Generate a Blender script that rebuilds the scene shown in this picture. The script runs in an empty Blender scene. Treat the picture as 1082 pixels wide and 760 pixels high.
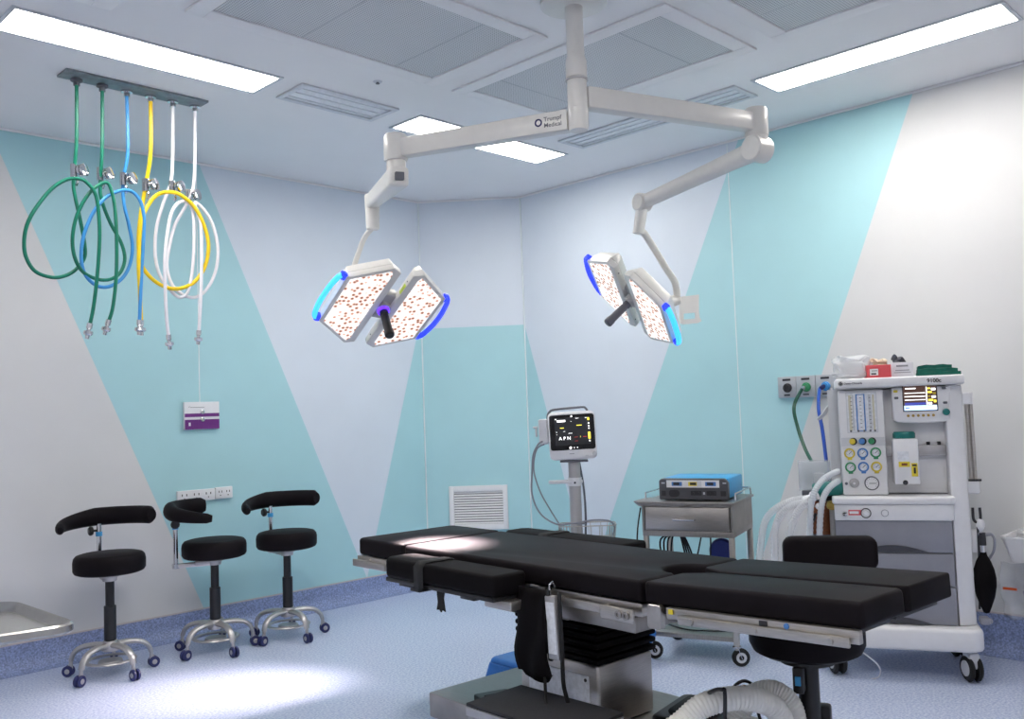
import bpy, bmesh, math, random
from mathutils import Vector, Matrix, Euler, Quaternion
random.seed(7)
PI = math.pi
COL = bpy.context.scene.collection

# ------------------------------------------------------------------ camera
F_PX, YAW, PIT, ROL, EYE = 960.774, math.radians(44.7764), math.radians(3.278), math.radians(-2.0248), 1.25
CAM = Vector((0, 0, EYE))
FW = Vector((math.cos(PIT)*math.cos(YAW), math.cos(PIT)*math.sin(YAW), math.sin(PIT)))
_rt = Vector((math.sin(YAW), -math.cos(YAW), 0)); _up = _rt.cross(FW)
RT = _rt*math.cos(ROL) + _up*math.sin(ROL)
UP = -_rt*math.sin(ROL) + _up*math.cos(ROL)
def at(x, y, d):
    """world point seen at pixel (x, y) at depth d metres"""
    return CAM + (FW + RT*((x-541)/F_PX) - UP*((y-380)/F_PX))*d
cd = bpy.data.cameras.new('camera'); cam = bpy.data.objects.new('camera', cd); COL.objects.link(cam)
cd.sensor_fit = 'HORIZONTAL'; cd.sensor_width = 36; cd.lens = F_PX/1082*36; cd.clip_start = 0.02
M = Matrix.Identity(4)
for i in range(3):
    M[i][0] = RT[i]; M[i][1] = UP[i]; M[i][2] = -FW[i]; M[i][3] = CAM[i]
cam.matrix_world = M
bpy.context.scene.camera = cam

# ------------------------------------------------------------------ materials
def lin(h):
    h = h.lstrip('#'); o = []
    for i in (0, 2, 4):
        c = int(h[i:i+2], 16)/255
        o.append(c/12.92 if c <= .04045 else ((c+.055)/1.055)**2.4)
    return (*o, 1)
def mat(name, hexc, rough=.5, metal=0, var=.05, scale=30, bump=0, emit=None, es=0, trans=0, alpha=1, spec=.5, coat=0, aniso=None):
    m = bpy.data.materials.new(name); m.use_nodes = True
    nt = m.node_tree; N = nt.nodes; L = nt.links
    b = N['Principled BSDF']
    c = lin(hexc)
    b.inputs['Roughness'].default_value = rough; b.inputs['Metallic'].default_value = metal
    b.inputs['Specular IOR Level'].default_value = spec
    b.inputs['Transmission Weight'].default_value = trans
    b.inputs['Alpha'].default_value = alpha
    b.inputs['Coat Weight'].default_value = coat
    tc = N.new('ShaderNodeTexCoord'); nz = N.new('ShaderNodeTexNoise'); nz.inputs['Scale'].default_value = scale
    nz.inputs['Detail'].default_value = 3
    src = tc.outputs['Object']
    if aniso:
        mp = N.new('ShaderNodeMapping'); mp.inputs['Scale'].default_value = aniso; L.new(src, mp.inputs['Vector']); src = mp.outputs['Vector']
    L.new(src, nz.inputs['Vector'])
    rp = N.new('ShaderNodeValToRGB'); e = rp.color_ramp.elements
    e[0].position = .3; e[1].position = .7
    e[0].color = (*[max(0, x*(1-var)) for x in c[:3]], 1); e[1].color = (*[min(1, x*(1+var)) for x in c[:3]], 1)
    L.new(nz.outputs['Fac'], rp.inputs['Fac']); L.new(rp.outputs['Color'], b.inputs['Base Color'])
    if bump:
        bp = N.new('ShaderNodeBump'); bp.inputs['Strength'].default_value = bump; bp.inputs['Distance'].default_value = .002
        L.new(nz.outputs['Fac'], bp.inputs['Height']); L.new(bp.outputs['Normal'], b.inputs['Normal'])
    if emit:
        b.inputs['Emission Color'].default_value = lin(emit); b.inputs['Emission Strength'].default_value = es
    return m

W = dict(
    wall_white=mat('wall_white', 'd9d9da', .55, var=.015, scale=4),
    wall_teal=mat('wall_teal', 'aed9e0', .55, var=.02, scale=4),
    wall_pale=mat('wall_pale', 'd8e1ec', .55, var=.015, scale=4),
    ceiling=mat('ceiling_paint', 'efeff1', .7, var=.01, scale=3),
    cove=mat('cove_vinyl', '8c9ac2', .45, var=.4, scale=110),
    plain=mat('plain_wall', 'e6e6ea', .6, var=.01),
    bead=mat('cove_bead', 'c9bfc0', .5, var=.02),
    seam=mat('seam_bead', 'e3edf0', .4, var=.01),
)
# speckled vinyl floor
def floor_mat():
    m = bpy.data.materials.new('speckled_vinyl'); m.use_nodes = True; nt = m.node_tree; N = nt.nodes; L = nt.links
    b = N['Principled BSDF']; b.inputs['Roughness'].default_value = .33; b.inputs['Specular IOR Level'].default_value = .45
    tc = N.new('ShaderNodeTexCoord')
    n1 = N.new('ShaderNodeTexNoise'); n1.inputs['Scale'].default_value = 95; n1.inputs['Detail'].default_value = 4
    n2 = N.new('ShaderNodeTexVoronoi'); n2.inputs['Scale'].default_value = 120
    L.new(tc.outputs['Object'], n1.inputs['Vector']); L.new(tc.outputs['Object'], n2.inputs['Vector'])
    r1 = N.new('ShaderNodeValToRGB'); e = r1.color_ramp.elements
    e[0].position = .36; e[0].color = lin('a0afd4'); e[1].position = .62; e[1].color = lin('d3dbee')
    L.new(n1.outputs['Fac'], r1.inputs['Fac'])
    r2 = N.new('ShaderNodeValToRGB'); e = r2.color_ramp.elements
    e[0].position = .05; e[0].color = (.55, .6, .75, 1); e[1].position = .22; e[1].color = (1, 1, 1, 1)
    L.new(n2.outputs['Distance'], r2.inputs['Fac'])
    mx = N.new('ShaderNodeMix'); mx.data_type = 'RGBA'; mx.blend_type = 'MULTIPLY'; mx.inputs['Factor'].default_value = .8
    L.new(r1.outputs['Color'], mx.inputs[6]); L.new(r2.outputs['Color'], mx.inputs[7]); L.new(mx.outputs[2], b.inputs['Base Color'])
    n3 = N.new('ShaderNodeTexNoise'); n3.inputs['Scale'].default_value = 40
    bp = N.new('ShaderNodeBump'); bp.inputs['Strength'].default_value = .05; bp.inputs['Distance'].default_value = .002
    L.new(tc.outputs['Object'], n3.inputs['Vector']); L.new(n3.outputs['Fac'], bp.inputs['Height']); L.new(bp.outputs['Normal'], b.inputs['Normal'])
    return m
W['floor'] = floor_mat()
# perforated metal air diffuser
def perforated():
    m = bpy.data.materials.new('perforated_metal'); m.use_nodes = True; nt = m.node_tree; N = nt.nodes; L = nt.links
    b = N['Principled BSDF']; b.inputs['Roughness'].default_value = .55; b.inputs['Metallic'].default_value = .2
    tc = N.new('ShaderNodeTexCoord'); v = N.new('ShaderNodeTexVoronoi'); v.inputs['Scale'].default_value = 88; v.inputs['Randomness'].default_value = 0
    L.new(tc.outputs['Object'], v.inputs['Vector'])
    r = N.new('ShaderNodeValToRGB'); e = r.color_ramp.elements
    e[0].position = .34; e[0].color = lin('666a70'); e[1].position = .42; e[1].color = lin('d6d7da')
    L.new(v.outputs['Distance'], r.inputs['Fac']); L.new(r.outputs['Color'], b.inputs['Base Color'])
    return m
def led_face():
    """emitting face of an operating lamp: bright lenses with warm dark rims"""
    m = bpy.data.materials.new('led_lenses'); m.use_nodes = True; nt = m.node_tree; N = nt.nodes; L = nt.links
    b = N['Principled BSDF']; b.inputs['Roughness'].default_value = .2
    tc = N.new('ShaderNodeTexCoord'); v = N.new('ShaderNodeTexVoronoi'); v.inputs['Scale'].default_value = 40; v.inputs['Randomness'].default_value = .7
    L.new(tc.outputs['Object'], v.inputs['Vector'])
    r = N.new('ShaderNodeValToRGB'); e = r.color_ramp.elements
    e[0].position = .13; e[0].color = lin('6e4838'); e[1].position = .50; e[1].color = (1, .97, .95, 1)
    k = r.color_ramp.elements.new(.33); k.color = lin('e6b79c')
    L.new(v.outputs['Distance'], r.inputs['Fac'])
    L.new(r.outputs['Color'], b.inputs['Base Color']); L.new(r.outputs['Color'], b.inputs['Emission Color'])
    b.inputs['Emission Strength'].default_value = .34
    return m
X = dict(
    perf=perforated(), led=led_face(),
    grille=mat('fixture_louvre', 'dfe4ea', .3, 0, var=.04),
    fixture=mat('fixture_frame', 'd3d7de', .5),
    light=mat('panel_light', 'ffffff', .5, emit='fffaf2', es=10.5),
    offw=mat('off_white_enamel', 'dcdad6', .32, var=.015, coat=.2),
    offw2=mat('grey_enamel', 'b4b2b4', .4, var=.02),
    steel=mat('brushed_steel', 'b9b4ae', .32, .95, var=.12, scale=20, aniso=(1, 1, 30)),
    steel2=mat('satin_steel', 'a09c98', .38, .9, var=.1, scale=14, aniso=(30, 1, 1)),
    tray=mat('polished_steel', 'b4b2ae', .24, .9, var=.06),
    chrome=mat('chrome', 'd8d8da', .1, 1, var=.02),
    alu=mat('cast_aluminium', 'b7b5b6', .38, .75, var=.05),
    leather=mat('black_upholstery', '1b181b', .5, var=.12, scale=9, spec=.05),
    leather2=mat('black_foam_cover', '121012', .6, var=.15, scale=9, spec=.06),
    blackp=mat('black_plastic', '17171a', .4, var=.1),
    rubber=mat('black_rubber', '131315', .7, var=.15, scale=60, bump=.2),
    ribrub=mat('ribbed_mat', '25252a', .75, var=.15, scale=90, bump=.3),
    navy=mat('navy_wheel', '242a60', .4, var=.1),
    dkgreen=mat('green_rubber_hose', '0c735c', .35, var=.05),
    blueh=mat('blue_rubber_hose', '3f93d6', .35, var=.05),
    yellowh=mat('yellow_rubber_hose', 'f0cc18', .35, var=.05),
    whiteh=mat('white_rubber_hose', 'eceaf0', .35, var=.03),
    outlet=mat('anodised_plate', 'b9bcc2', .45, .35, var=.06),
    galv=mat('galvanised_plate', '878d92', .4, .8, var=.2, scale=25),
    white=mat('white_plastic', 'e6e6e9', .35, var=.015),
    white2=mat('pale_grey_plastic', 'cfd1d6', .4, var=.02),
    grey=mat('mid_grey_panel', '8d8e98', .45, var=.03),
    darkgrey=mat('slate_plastic', '3f4048', .5, var=.04),
    grey2=mat('dark_grey_plastic', '5d5f68', .45, var=.04),
    purple=mat('purple_print', '6c2a7d', .4, var=.03),
    bluegrip=mat('blue_lit_grip', '2233dd', .2, emit='2a3cff', es=.6),
    cyangrip=mat('cyan_lit_grip', '45b5ff', .2, emit='3aa8ff', es=.6),
    violet=mat('violet_ring', '5b35e0', .2, emit='5a2cff', es=1.0),
    esublue=mat('blue_casing', '3d9fd8', .38, var=.04),
    esudark=mat('charcoal_fascia', '494a50', .45, var=.05),
    screen=mat('screen_glass', '0b0b0f', .12, var=.02),
    sc_grey=mat('screen_grey_lit', '1a1c20', .3, emit='33363c', es=.12),
    sc_white=mat('screen_white_lit', 'ffffff', .3, emit='ffffff', es=.9),
    sc_yellow=mat('screen_yellow_lit', 'f2e04a', .3, emit='f2e04a', es=.8),
    sc_red=mat('screen_red_lit', 'a03030', .3, emit='a03030', es=.7),
    sc_brown=mat('screen_brown_lit', '3d2a24', .3, emit='3d2a24', es=.6),
    sc_blue=mat('screen_blue_lit', 'a9cdf2', .3, emit='a9cdf2', es=.8),
    sc_navy=mat('screen_navy_lit', '303a86', .3, emit='303a86', es=.7),
    yellow=mat('yellow_plastic', 'd9c23c', .4), green=mat('green_plastic', '2f8a5a', .4), blue=mat('blue_plastic', '4a7fc0', .4),
    teal=mat('teal_plastic', '0e6f6b', .4), orange=mat('orange_print', 'e2571e', .5),
    stkyel=mat('yellow_sticker', 'e8d23a', .5), stkgrn=mat('lime_sticker', 'c4d94a', .5),
    red=mat('red_card', 'd8525a', .6), skin=mat('cream_tissue', 'ead9c0', .7, bump=.3), card=mat('white_card', 'dcdce4', .6),
    cloth=mat('green_drape', '0c5f52', .8, var=.15, scale=60, bump=.3),
    brown=mat('amber_granules', '7a4526', .5, var=.3, scale=120), brass=mat('brass', 'b89a55', .3, .9),
    clear=mat('clear_plastic', 'dfe6ee', .08, alpha=.3, var=.01), bagclear=mat('milky_film', 'eceef2', .3, alpha=.5, var=.03, scale=20),
    corr=mat('translucent_tube', 'dfe5ec', .3, alpha=.62, var=.03), flex=mat('white_flex_duct', 'f0eee8', .45, var=.04),
    label=mat('printed_label', 'dfe2e8', .5, var=.12, scale=70), navyp=mat('navy_foot_switch', '24327a', .4),
    boxblue=mat('blue_step_plastic', '2a72c4', .4), ink=mat('dark_ink', '2a2a30', .6), gold=mat('straw_tint', 'cfcab4', .4),
    vinylstrap=mat('black_webbing', '121214', .8, var=.2, scale=120, bump=.2), silverprint=mat('silver_print', 'b9bcc4', .4),
    thinfilm=mat('thin_film', 'e4e8ee', .25, alpha=.22, var=.02),
    hosegreen=mat('bottle_green_hose', '0c4f3c', .35, var=.05), hoseblue=mat('royal_blue_hose', '2450b4', .35, var=.05),
    lavender=mat('lavender_film', '9a90c0', .4, alpha=.7),
)

# ------------------------------------------------------------------ mesh builder
def basis(d, up=Vector((0, 0, 1))):
    d = Vector(d).normalized(); up = Vector(up)
    if abs(d.dot(up)) > .97: up = Vector((0, 1, 0)) if abs(d.y) < .9 else Vector((1, 0, 0))
    x = up.cross(d).normalized(); y = d.cross(x)
    return Matrix((x, y, d)).transposed()
def smooth_path(pts, n=8, closed=False):
    P = [Vector(p) for p in pts]; out = []; m = len(P)
    for i in range(m if closed else m-1):
        if closed: a, b, c, d = P[(i-1) % m], P[i], P[(i+1) % m], P[(i+2) % m]
        else: a, b, c, d = P[max(i-1, 0)], P[i], P[i+1], P[min(i+2, m-1)]
        for k in range(n):
            t = k/n
            out.append(.5*((2*b)+(-a+c)*t+(2*a-5*b+4*c-d)*t*t+(-a+3*b-3*c+d)*t**3))
    if not closed: out.append(P[-1])
    return out
class MB:
    def __init__(s): s.bm = bmesh.new(); s.mi = 0
    def _new(s, f0):
        for f in s.bm.faces:
            if f.index == -1: pass
    def _mark(s, faces):
        for f in faces: f.material_index = s.mi
    def box(s, c, size, bev=0, rot=None, seg=2, mi=None):
        if mi is not None: s.mi = mi
        t = bmesh.new(); bmesh.ops.create_cube(t, size=1)
        bmesh.ops.scale(t, vec=Vector(size), verts=t.verts)
        if bev: bmesh.ops.bevel(t, geom=list(t.edges), offset=min(bev, min(size)*.49), segments=seg, profile=.5, affect='EDGES')
        if rot is not None: bmesh.ops.rotate(t, cent=(0, 0, 0), matrix=rot, verts=t.verts)
        bmesh.ops.translate(t, vec=Vector(c), verts=t.verts); s.add(t); return s
    def add(s, t):
        mp = {v: s.bm.verts.new(v.co) for v in t.verts}
        for f in t.faces:
            try: g = s.bm.faces.new([mp[v] for v in f.verts]); g.material_index = s.mi
            except ValueError: pass
        t.free()
    def beam(s, p0, p1, w0, h0, w1=None, h1=None, bev=.006, up=(0, 0, 1), seg=2, mi=None):
        if mi is not None: s.mi = mi
        w1 = w0 if w1 is None else w1; h1 = h0 if h1 is None else h1
        p0 = Vector(p0); p1 = Vector(p1); B = basis(p1-p0, up); t = bmesh.new(); vs = []
        for p, w, h in ((p0, w0, h0), (p1, w1, h1)):
            vs.append([t.verts.new(p + B @ Vector((a*w/2, b*h/2, 0))) for a, b in ((-1, -1), (1, -1), (1, 1), (-1, 1))])
        for i in range(4): t.faces.new((vs[0][i], vs[0][(i+1) % 4], vs[1][(i+1) % 4], vs[1][i]))
        t.faces.new(vs[0][::-1]); t.faces.new(vs[1])
        bmesh.ops.recalc_face_normals(t, faces=t.faces)
        if bev: bmesh.ops.bevel(t, geom=list(t.edges), offset=bev, segments=seg, profile=.5, affect='EDGES')
        s.add(t); return s
    def cyl(s, p0, p1, r0, r1=None, seg=20, mi=None, bev=0):
        if mi is not None: s.mi = mi
        r1 = r0 if r1 is None else r1
        p0 = Vector(p0); p1 = Vector(p1); L = (p1-p0).length
        if bev:
            return s.lathe([(0, 0), (r0-bev, 0), (r0, bev), (r1, L-bev), (r1-bev, L), (0, L)], p0, p1-p0, seg)
        return s.lathe([(0, 0), (r0, 0), (r1, L), (0, L)], p0, p1-p0, seg)
    def lathe(s, prof, org=(0, 0, 0), axis=(0, 0, 1), seg=24, mi=None, sx=1, sy=1):
        if mi is not None: s.mi = mi
        B = basis(axis); org = Vector(org); t = bmesh.new(); rings = []
        for r, z in prof:
            if r < 1e-6: rings.append([t.verts.new(org + B @ Vector((0, 0, z)))])
            else: rings.append([t.verts.new(org + B @ Vector((r*sx*math.cos(2*PI*i/seg), r*sy*math.sin(2*PI*i/seg), z))) for i in range(seg)])
        for a, b in zip(rings, rings[1:]):
            if len(a) == 1 and len(b) == 1: continue
            for i in range(seg):
                j = (i+1) % seg
                if len(a) == 1: t.faces.new((a[0], b[j], b[i]))
                elif len(b) == 1: t.faces.new((a[i], a[j], b[0]))
                else: t.faces.new((a[i], a[j], b[j], b[i]))
        bmesh.ops.recalc_face_normals(t, faces=t.faces)
        s.add(t); return s
    def tube(s, pts, r, seg=10, mi=None, smooth=0, closed=False, flat=None, rib=0, cap=True):
        """r number, or function of 0..1; flat = (sx, sy) section scale"""
        if mi is not None: s.mi = mi
        P = smooth_path(pts, smooth, closed) if smooth else [Vector(p) for p in pts]
        n = len(P); t = bmesh.new(); rings = []; prevx = None
        for i in range(n):
            if closed: d = P[(i+1) % n]-P[i-1]
            else: d = P[min(i+1, n-1)]-P[max(i-1, 0)]
            d.normalize()
            if prevx is None: B = basis(d); x = B.col[0]
            else: x = (prevx - d*prevx.dot(d)).normalized()
            prevx = x; y = d.cross(x)
            rr = r(i/max(1, n-1)) if callable(r) else r
            if rib and i % 2: rr *= rib
            sx, sy = flat or (1, 1)
            rings.append([t.verts.new(P[i] + (x*(sx*math.cos(2*PI*k/seg)) + y*(sy*math.sin(2*PI*k/seg)))*rr) for k in range(seg)])
        for i in range(n if closed else n-1):
            a, b = rings[i], rings[(i+1) % n]
            for k in range(seg): t.faces.new((a[k], a[(k+1) % seg], b[(k+1) % seg], b[k]))
        if not closed and cap: t.faces.new(rings[0][::-1]); t.faces.new(rings[-1])
        bmesh.ops.recalc_face_normals(t, faces=t.faces)
        s.add(t); return s
    def prism(s, poly, z0, z1, bev=0, seg=3, mi=None, mtx=None, top=None, pin=None):
        """poly in XY extruded z0..z1; top = poly for the upper face (taper)"""
        if mi is not None: s.mi = mi
        t = bmesh.new(); top = top or poly
        a = [t.verts.new((x, y, z0)) for x, y in poly]; b = [t.verts.new((x, y, z1)) for x, y in top]
        n = len(a)
        for i in range(n): t.faces.new((a[i], a[(i+1) % n], b[(i+1) % n], b[i]))
        t.faces.new(a[::-1]); t.faces.new(b)
        bmesh.ops.recalc_face_normals(t, faces=t.faces)
        if bev:
            es = [e for e in t.edges if e.calc_face_angle(0) > .6]
            bmesh.ops.bevel(t, geom=es, offset=bev, segments=seg, profile=.5, affect='EDGES', clamp_overlap=True)
        if mtx is not None: bmesh.ops.transform(t, matrix=mtx, verts=t.verts)
        s.add(t); return s
    def ball(s, c, r, sc=(1, 1, 1), mi=None, u=18, v=12):
        if mi is not None: s.mi = mi
        t = bmesh.new(); bmesh.ops.create_uvsphere(t, u_segments=u, v_segments=v, radius=r)
        bmesh.ops.scale(t, vec=Vector(sc), verts=t.verts); bmesh.ops.translate(t, vec=Vector(c), verts=t.verts); s.add(t); return s
    def ring(s, c, R, r, axis=(0, 0, 1), seg=32, rs=8, mi=None, flat=None):
        B = basis(axis); c = Vector(c)
        return s.tube([c + B @ Vector((R*math.cos(2*PI*i/seg), R*math.sin(2*PI*i/seg), 0)) for i in range(seg)], r, rs, mi, closed=True, flat=flat)
    def quad(s, pts, mi=None):
        if mi is not None: s.mi = mi
        f = s.bm.faces.new([s.bm.verts.new(Vector(p)) for p in pts]); f.material_index = s.mi; return s
    def build(s, name, mats, parent=None, loc=(0, 0, 0), rot=(0, 0, 0), sharp=35, mtx=None):
        me = bpy.data.meshes.new(name)
        for f in s.bm.faces: f.smooth = True
        s.bm.normal_update(); s.bm.to_mesh(me); s.bm.free()
        for m in (mats if isinstance(mats, (list, tuple)) else [mats]): me.materials.append(m)
        try: me.set_sharp_from_angle(angle=math.radians(sharp))
        except Exception: pass
        o = bpy.data.objects.new(name, me); COL.objects.link(o)
        if parent: o.parent = parent
        if mtx is not None: o.matrix_local = mtx
        else: o.location = loc; o.rotation_euler = rot
        return o
def tag(o, label=None, cat=None, group=None, kind=None):
    if label: o['label'] = label
    if cat: o['category'] = cat
    if group: o['group'] = group
    if kind: o['kind'] = kind
    return o
def empty(name, loc, rz=0, label=None, cat=None, group=None):
    o = bpy.data.objects.new(name, None); o.empty_display_size = .1; COL.objects.link(o)
    o.location = loc; o.rotation_euler = (0, 0, rz); return tag(o, label, cat, group)
def kids(o): return [c for c in bpy.data.objects if c.parent == o]
def dup(o, parent=None):
    c = o.copy(); COL.objects.link(c); c.parent = parent
    for ch in kids(o): dup(ch, c)
    return c
def text(name, body, size, m, parent, mtx, ext=.0004, align='LEFT', bold=0):
    cu = bpy.data.curves.new(name, 'FONT'); cu.body = body; cu.size = size; cu.extrude = ext; cu.align_x = align; cu.offset = bold
    tmp = bpy.data.objects.new(name, cu); COL.objects.link(tmp); bpy.context.view_layer.update()
    me = bpy.data.meshes.new_from_object(tmp.evaluated_get(bpy.context.evaluated_depsgraph_get()))
    bpy.data.objects.remove(tmp); me.materials.clear(); me.materials.append(m)
    o = bpy.data.objects.new(name, me); COL.objects.link(o); o.parent = parent; o.matrix_local = mtx
    return o
def front(u, v, z, yaw=0):   # text matrix: lies in local XZ plane facing -Y
    return Matrix.Translation((u, v, z)) @ Matrix.Rotation(yaw, 4, 'Z') @ Matrix.Rotation(PI/2, 4, 'X')
def rrect(x0, y0, x1, y1, r, n=5):
    o = []
    for cx, cy, a0 in ((x1-r, y1-r, 0), (x0+r, y1-r, PI/2), (x0+r, y0+r, PI), (x1-r, y0+r, 1.5*PI)):
        for k in range(n+1):
            a = a0+PI/2*k/n; o.append((cx+r*math.cos(a), cy+r*math.sin(a)))
    return o
RX = Matrix.Rotation(PI/2, 4, 'X')     # prism XY -> XZ plane, extruding towards -Y

# ------------------------------------------------------------------ room
HC, YL, XR = 2.84, 5.2, 4.8
X0, Y0 = -.7, -.9
ch0, ch1 = (4.3, YL), (XR, 4.62)
def wall(name, org, ang, polys, length, h=HC):
    """painted wall: coplanar coloured polygons (u, z) on the room side, solid board behind"""
    b = MB(); mats = []
    u = Vector((math.cos(ang), math.sin(ang), 0)); nb = Vector((-u.y, u.x, 0))
    o = Vector((*org, 0))
    for m, pl in polys:
        if m not in mats: mats.append(m)
        b.quad([o+u*a+Vector((0, 0, z)) for a, z in pl], mi=mats.index(m))
    mats.append(W['plain'])
    mid = o+u*(length/2)+nb*.056+Vector((0, 0, h/2))
    b.box(mid, (length, .1, h), rot=Matrix.Rotation(ang, 3, 'Z'), mi=len(mats)-1)
    return tag(b.build(name, mats), kind='structure')
wp, te, pa = W['wall_white'], W['wall_teal'], W['wall_pale']
u0 = X0
L0t, L0b, L1t, L1b = 1.415, 2.627, 2.574, 3.752
T = 1.885; zc = .14
wall('wall_left', (X0, YL), 0, [(m, [(a-u0, z) for a, z in p]) for m, p in [
    (wp, [(X0, 0), (L0b, 0), (L0t, HC), (X0, HC)]),
    (te, [(L0b, 0), (L1b+.06, 0), (L1b, zc), (L1t, HC), (L0t, HC)]),
    (pa, [(L1b, zc), (4.27, T), (4.3, T), (4.3, HC), (L1t, HC)]),
    (te, [(L1b, zc), (L1b+.06, 0), (4.3, 0), (4.3, T), (4.27, T)])]], 4.3-X0)
cl = math.hypot(ch1[0]-ch0[0], ch1[1]-ch0[1]); ca = math.atan2(ch1[1]-ch0[1], ch1[0]-ch0[0])
wall('wall_corner', ch0, ca, [(te, [(0, 0), (cl, 0), (cl, T), (0, T)]), (pa, [(0, T), (cl, T), (cl, HC), (0, HC)])], cl)
# right wall: u runs from the corner towards the camera (-y)
yu = lambda y: 4.62-y
wall('wall_right', (XR, 4.62), -PI/2, [(m, [(yu(a), z) for a, z in p]) for m, p in [
    (te, [(4.62, 0), (4.087, 0), (4.087, .09), (4.62, T)]),
    (pa, [(4.087, .09), (2.782, HC), (4.62, HC), (4.62, T)]),
    (te, [(4.087, 0), (2.912, 0), (1.755, HC), (2.782, HC), (4.087, .09)]),
    (wp, [(2.912, 0), (Y0, 0), (Y0, HC), (1.755, HC)])]], 4.62-Y0)
wall('wall_front', (XR, Y0), PI, [(W['plain'], [(0, 0), (XR-X0, 0), (XR-X0, HC), (0, HC)])], XR-X0)
wall('wall_rear', (X0, Y0), PI/2, [(W['plain'], [(0, 0), (YL-Y0, 0), (YL-Y0, HC), (0, HC)])], YL-Y0)
outline = [(X0, Y0), (XR, Y0), (XR, 4.62), (4.3, YL), (X0, YL)]
tag(MB().prism(outline, -.1, 0).build('floor', W['floor']), kind='structure')
tag(MB().prism(outline, HC, HC+.1).build('ceiling', W['ceiling']), kind='structure')
# coved vinyl skirting, one run per wall
def cove(name, p0, p1, h=.142, r=.08):
    p0 = Vector((*p0, 0)); p1 = Vector((*p1, 0)); d = (p1-p0).normalized(); n = Vector((d.y, -d.x, 0))   # n into room
    prof = [(.0005, h), (.005, h), (.006, h-.008)] + [(.006+r-r*math.sin(a), .001+r-r*math.cos(a)) for a in [PI/2*(1-k/8) for k in range(9)]] + [(.0005, .001)]
    b = MB(); t = bmesh.new(); A = [t.verts.new(p0+n*q+Vector((0, 0, z))) for q, z in prof]; B = [t.verts.new(p1+n*q+Vector((0, 0, z))) for q, z in prof]
    for i in range(len(prof)):
        j = (i+1) % len(prof); f = t.faces.new((A[i], A[j], B[j], B[i]))
    bmesh.ops.recalc_face_normals(t, faces=t.faces); b.add(t)
    b.beam(p0+n*.004+Vector((0, 0, h+.004)), p1+n*.004+Vector((0, 0, h+.004)), .006, .008, bev=0, mi=1)
    return tag(b.build(name, [W['cove'], W['bead']]), kind='structure')
cove('baseboard_left', (X0, YL), (4.3, YL)); cove('baseboard_corner', ch0, ch1); cove('baseboard_right', (XR, 4.62), (XR, Y0), h=.19)
# thin sealant beads on wall panel joints
tag(MB().box((XR-.001, 2.866, 1.52), (.002, .006, 2.6)).build('trim_1', W['seam']), kind='structure')
tag(MB().box((2.558, YL-.001, 2.05), (.006, .002, 1.55)).build('trim_2', W['seam']), kind='structure')
tag(MB().box((4.298, YL-.004, 1.5), (.008, .008, 2.67)).build('trim_3', W['seam']), kind='structure')
tag(MB().box((XR-.004, 4.618, 1.5), (.008, .008, 2.67)).build('trim_4', W['seam']), kind='structure')
# shadow-less plaster bead under the ceiling
for i, (a, b_) in enumerate([((X0, YL), (4.3, YL)), (ch0, ch1), ((XR, 4.62), (XR, Y0))]):
    p0, p1 = Vector((*a, HC-.008)), Vector((*b_, HC-.008)); d = (p1-p0).normalized(); n = Vector((d.y, -d.x, 0))
    tag(MB().beam(p0+n*.005, p1+n*.005, .007, .012, bev=0).build('trim_%d' % (i+5), W['ceiling']), kind='structure')

# ------------------------------------------------------------------ ceiling fixtures
def panel_light(x0, y0, x1, y1, label):
    cx, cy = (x0+x1)/2, (y0+y1)/2
    t = empty('ceiling_light', (cx, cy, HC), 0, label, 'ceiling light', 'lit panel lights in the ceiling')
    w, d = x1-x0, y1-y0; b = MB()
    for sx in (-1, 1):
        b.box((sx*(w/2+.009), 0, -.004), (.018, d+.036, .007), bev=.002); b.box((0, sx*(d/2+.009), -.004), (w, .018, .007), bev=.002)
    b.build('frame', X['fixture'], t)
    MB().box((0, 0, -.0025), (w, d, .004)).build('diffuser', X['light'], t)
    return t
panel_light(1.09, 3.655, 2.21, 3.892, 'lit white strip light on the ceiling above the hanging hoses')
panel_light(4.0, 1.10, 4.23, 2.212, 'lit white strip light on the ceiling above the white right wall')
panel_light(3.07, 3.665, 4.22, 3.905, 'lit white ceiling light half hidden behind the left lamp arm')
panel_light(1.09, .45, 2.21, .69, 'added unseen strip light on the ceiling behind the camera, left')  # extra light added out of view, mirroring the visible strips
panel_light(.95, 1.10, 1.18, 2.212, 'added unseen strip light on the ceiling above the rear wall')  # second added light, outside the frame, assumed from ceiling symmetry
def dull_fixture(x0, y0, x1, y1, label):
    cx, cy = (x0+x1)/2, (y0+y1)/2; w, d = x1-x0, y1-y0
    t = empty('ceiling_fixture', (cx, cy, HC), 0, label, 'ceiling light', 'unlit louvred fixtures in the ceiling')
    b = MB()
    for sx in (-1, 1):
        b.box((sx*(w/2+.014), 0, -.006), (.028, d+.056, .011), bev=.003); b.box((0, sx*(d/2+.014), -.006), (w, .028, .011), bev=.003)
    b.build('frame', X['fixture'], t)
    b = MB(); long_x = w > d; n = 3
    b.box((0, 0, -.0015), (w, d, .002))
    for k in range(n):
        o = ((k+.5)/n-.5)*(d if long_x else w)
        b.box((0, o, -.005) if long_x else (o, 0, -.005), (w, .004, .006) if long_x else (.004, d, .006))
    b.build('louvre', X['grille'], t)
dull_fixture(2.36, 3.67, 2.88, 3.86, 'unlit grey louvred fixture between the two lit left ceiling lights')
dull_fixture(4.005, 2.345, 4.18, 3.475, 'long unlit grey louvred fixture above the right lamp arm')
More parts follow.
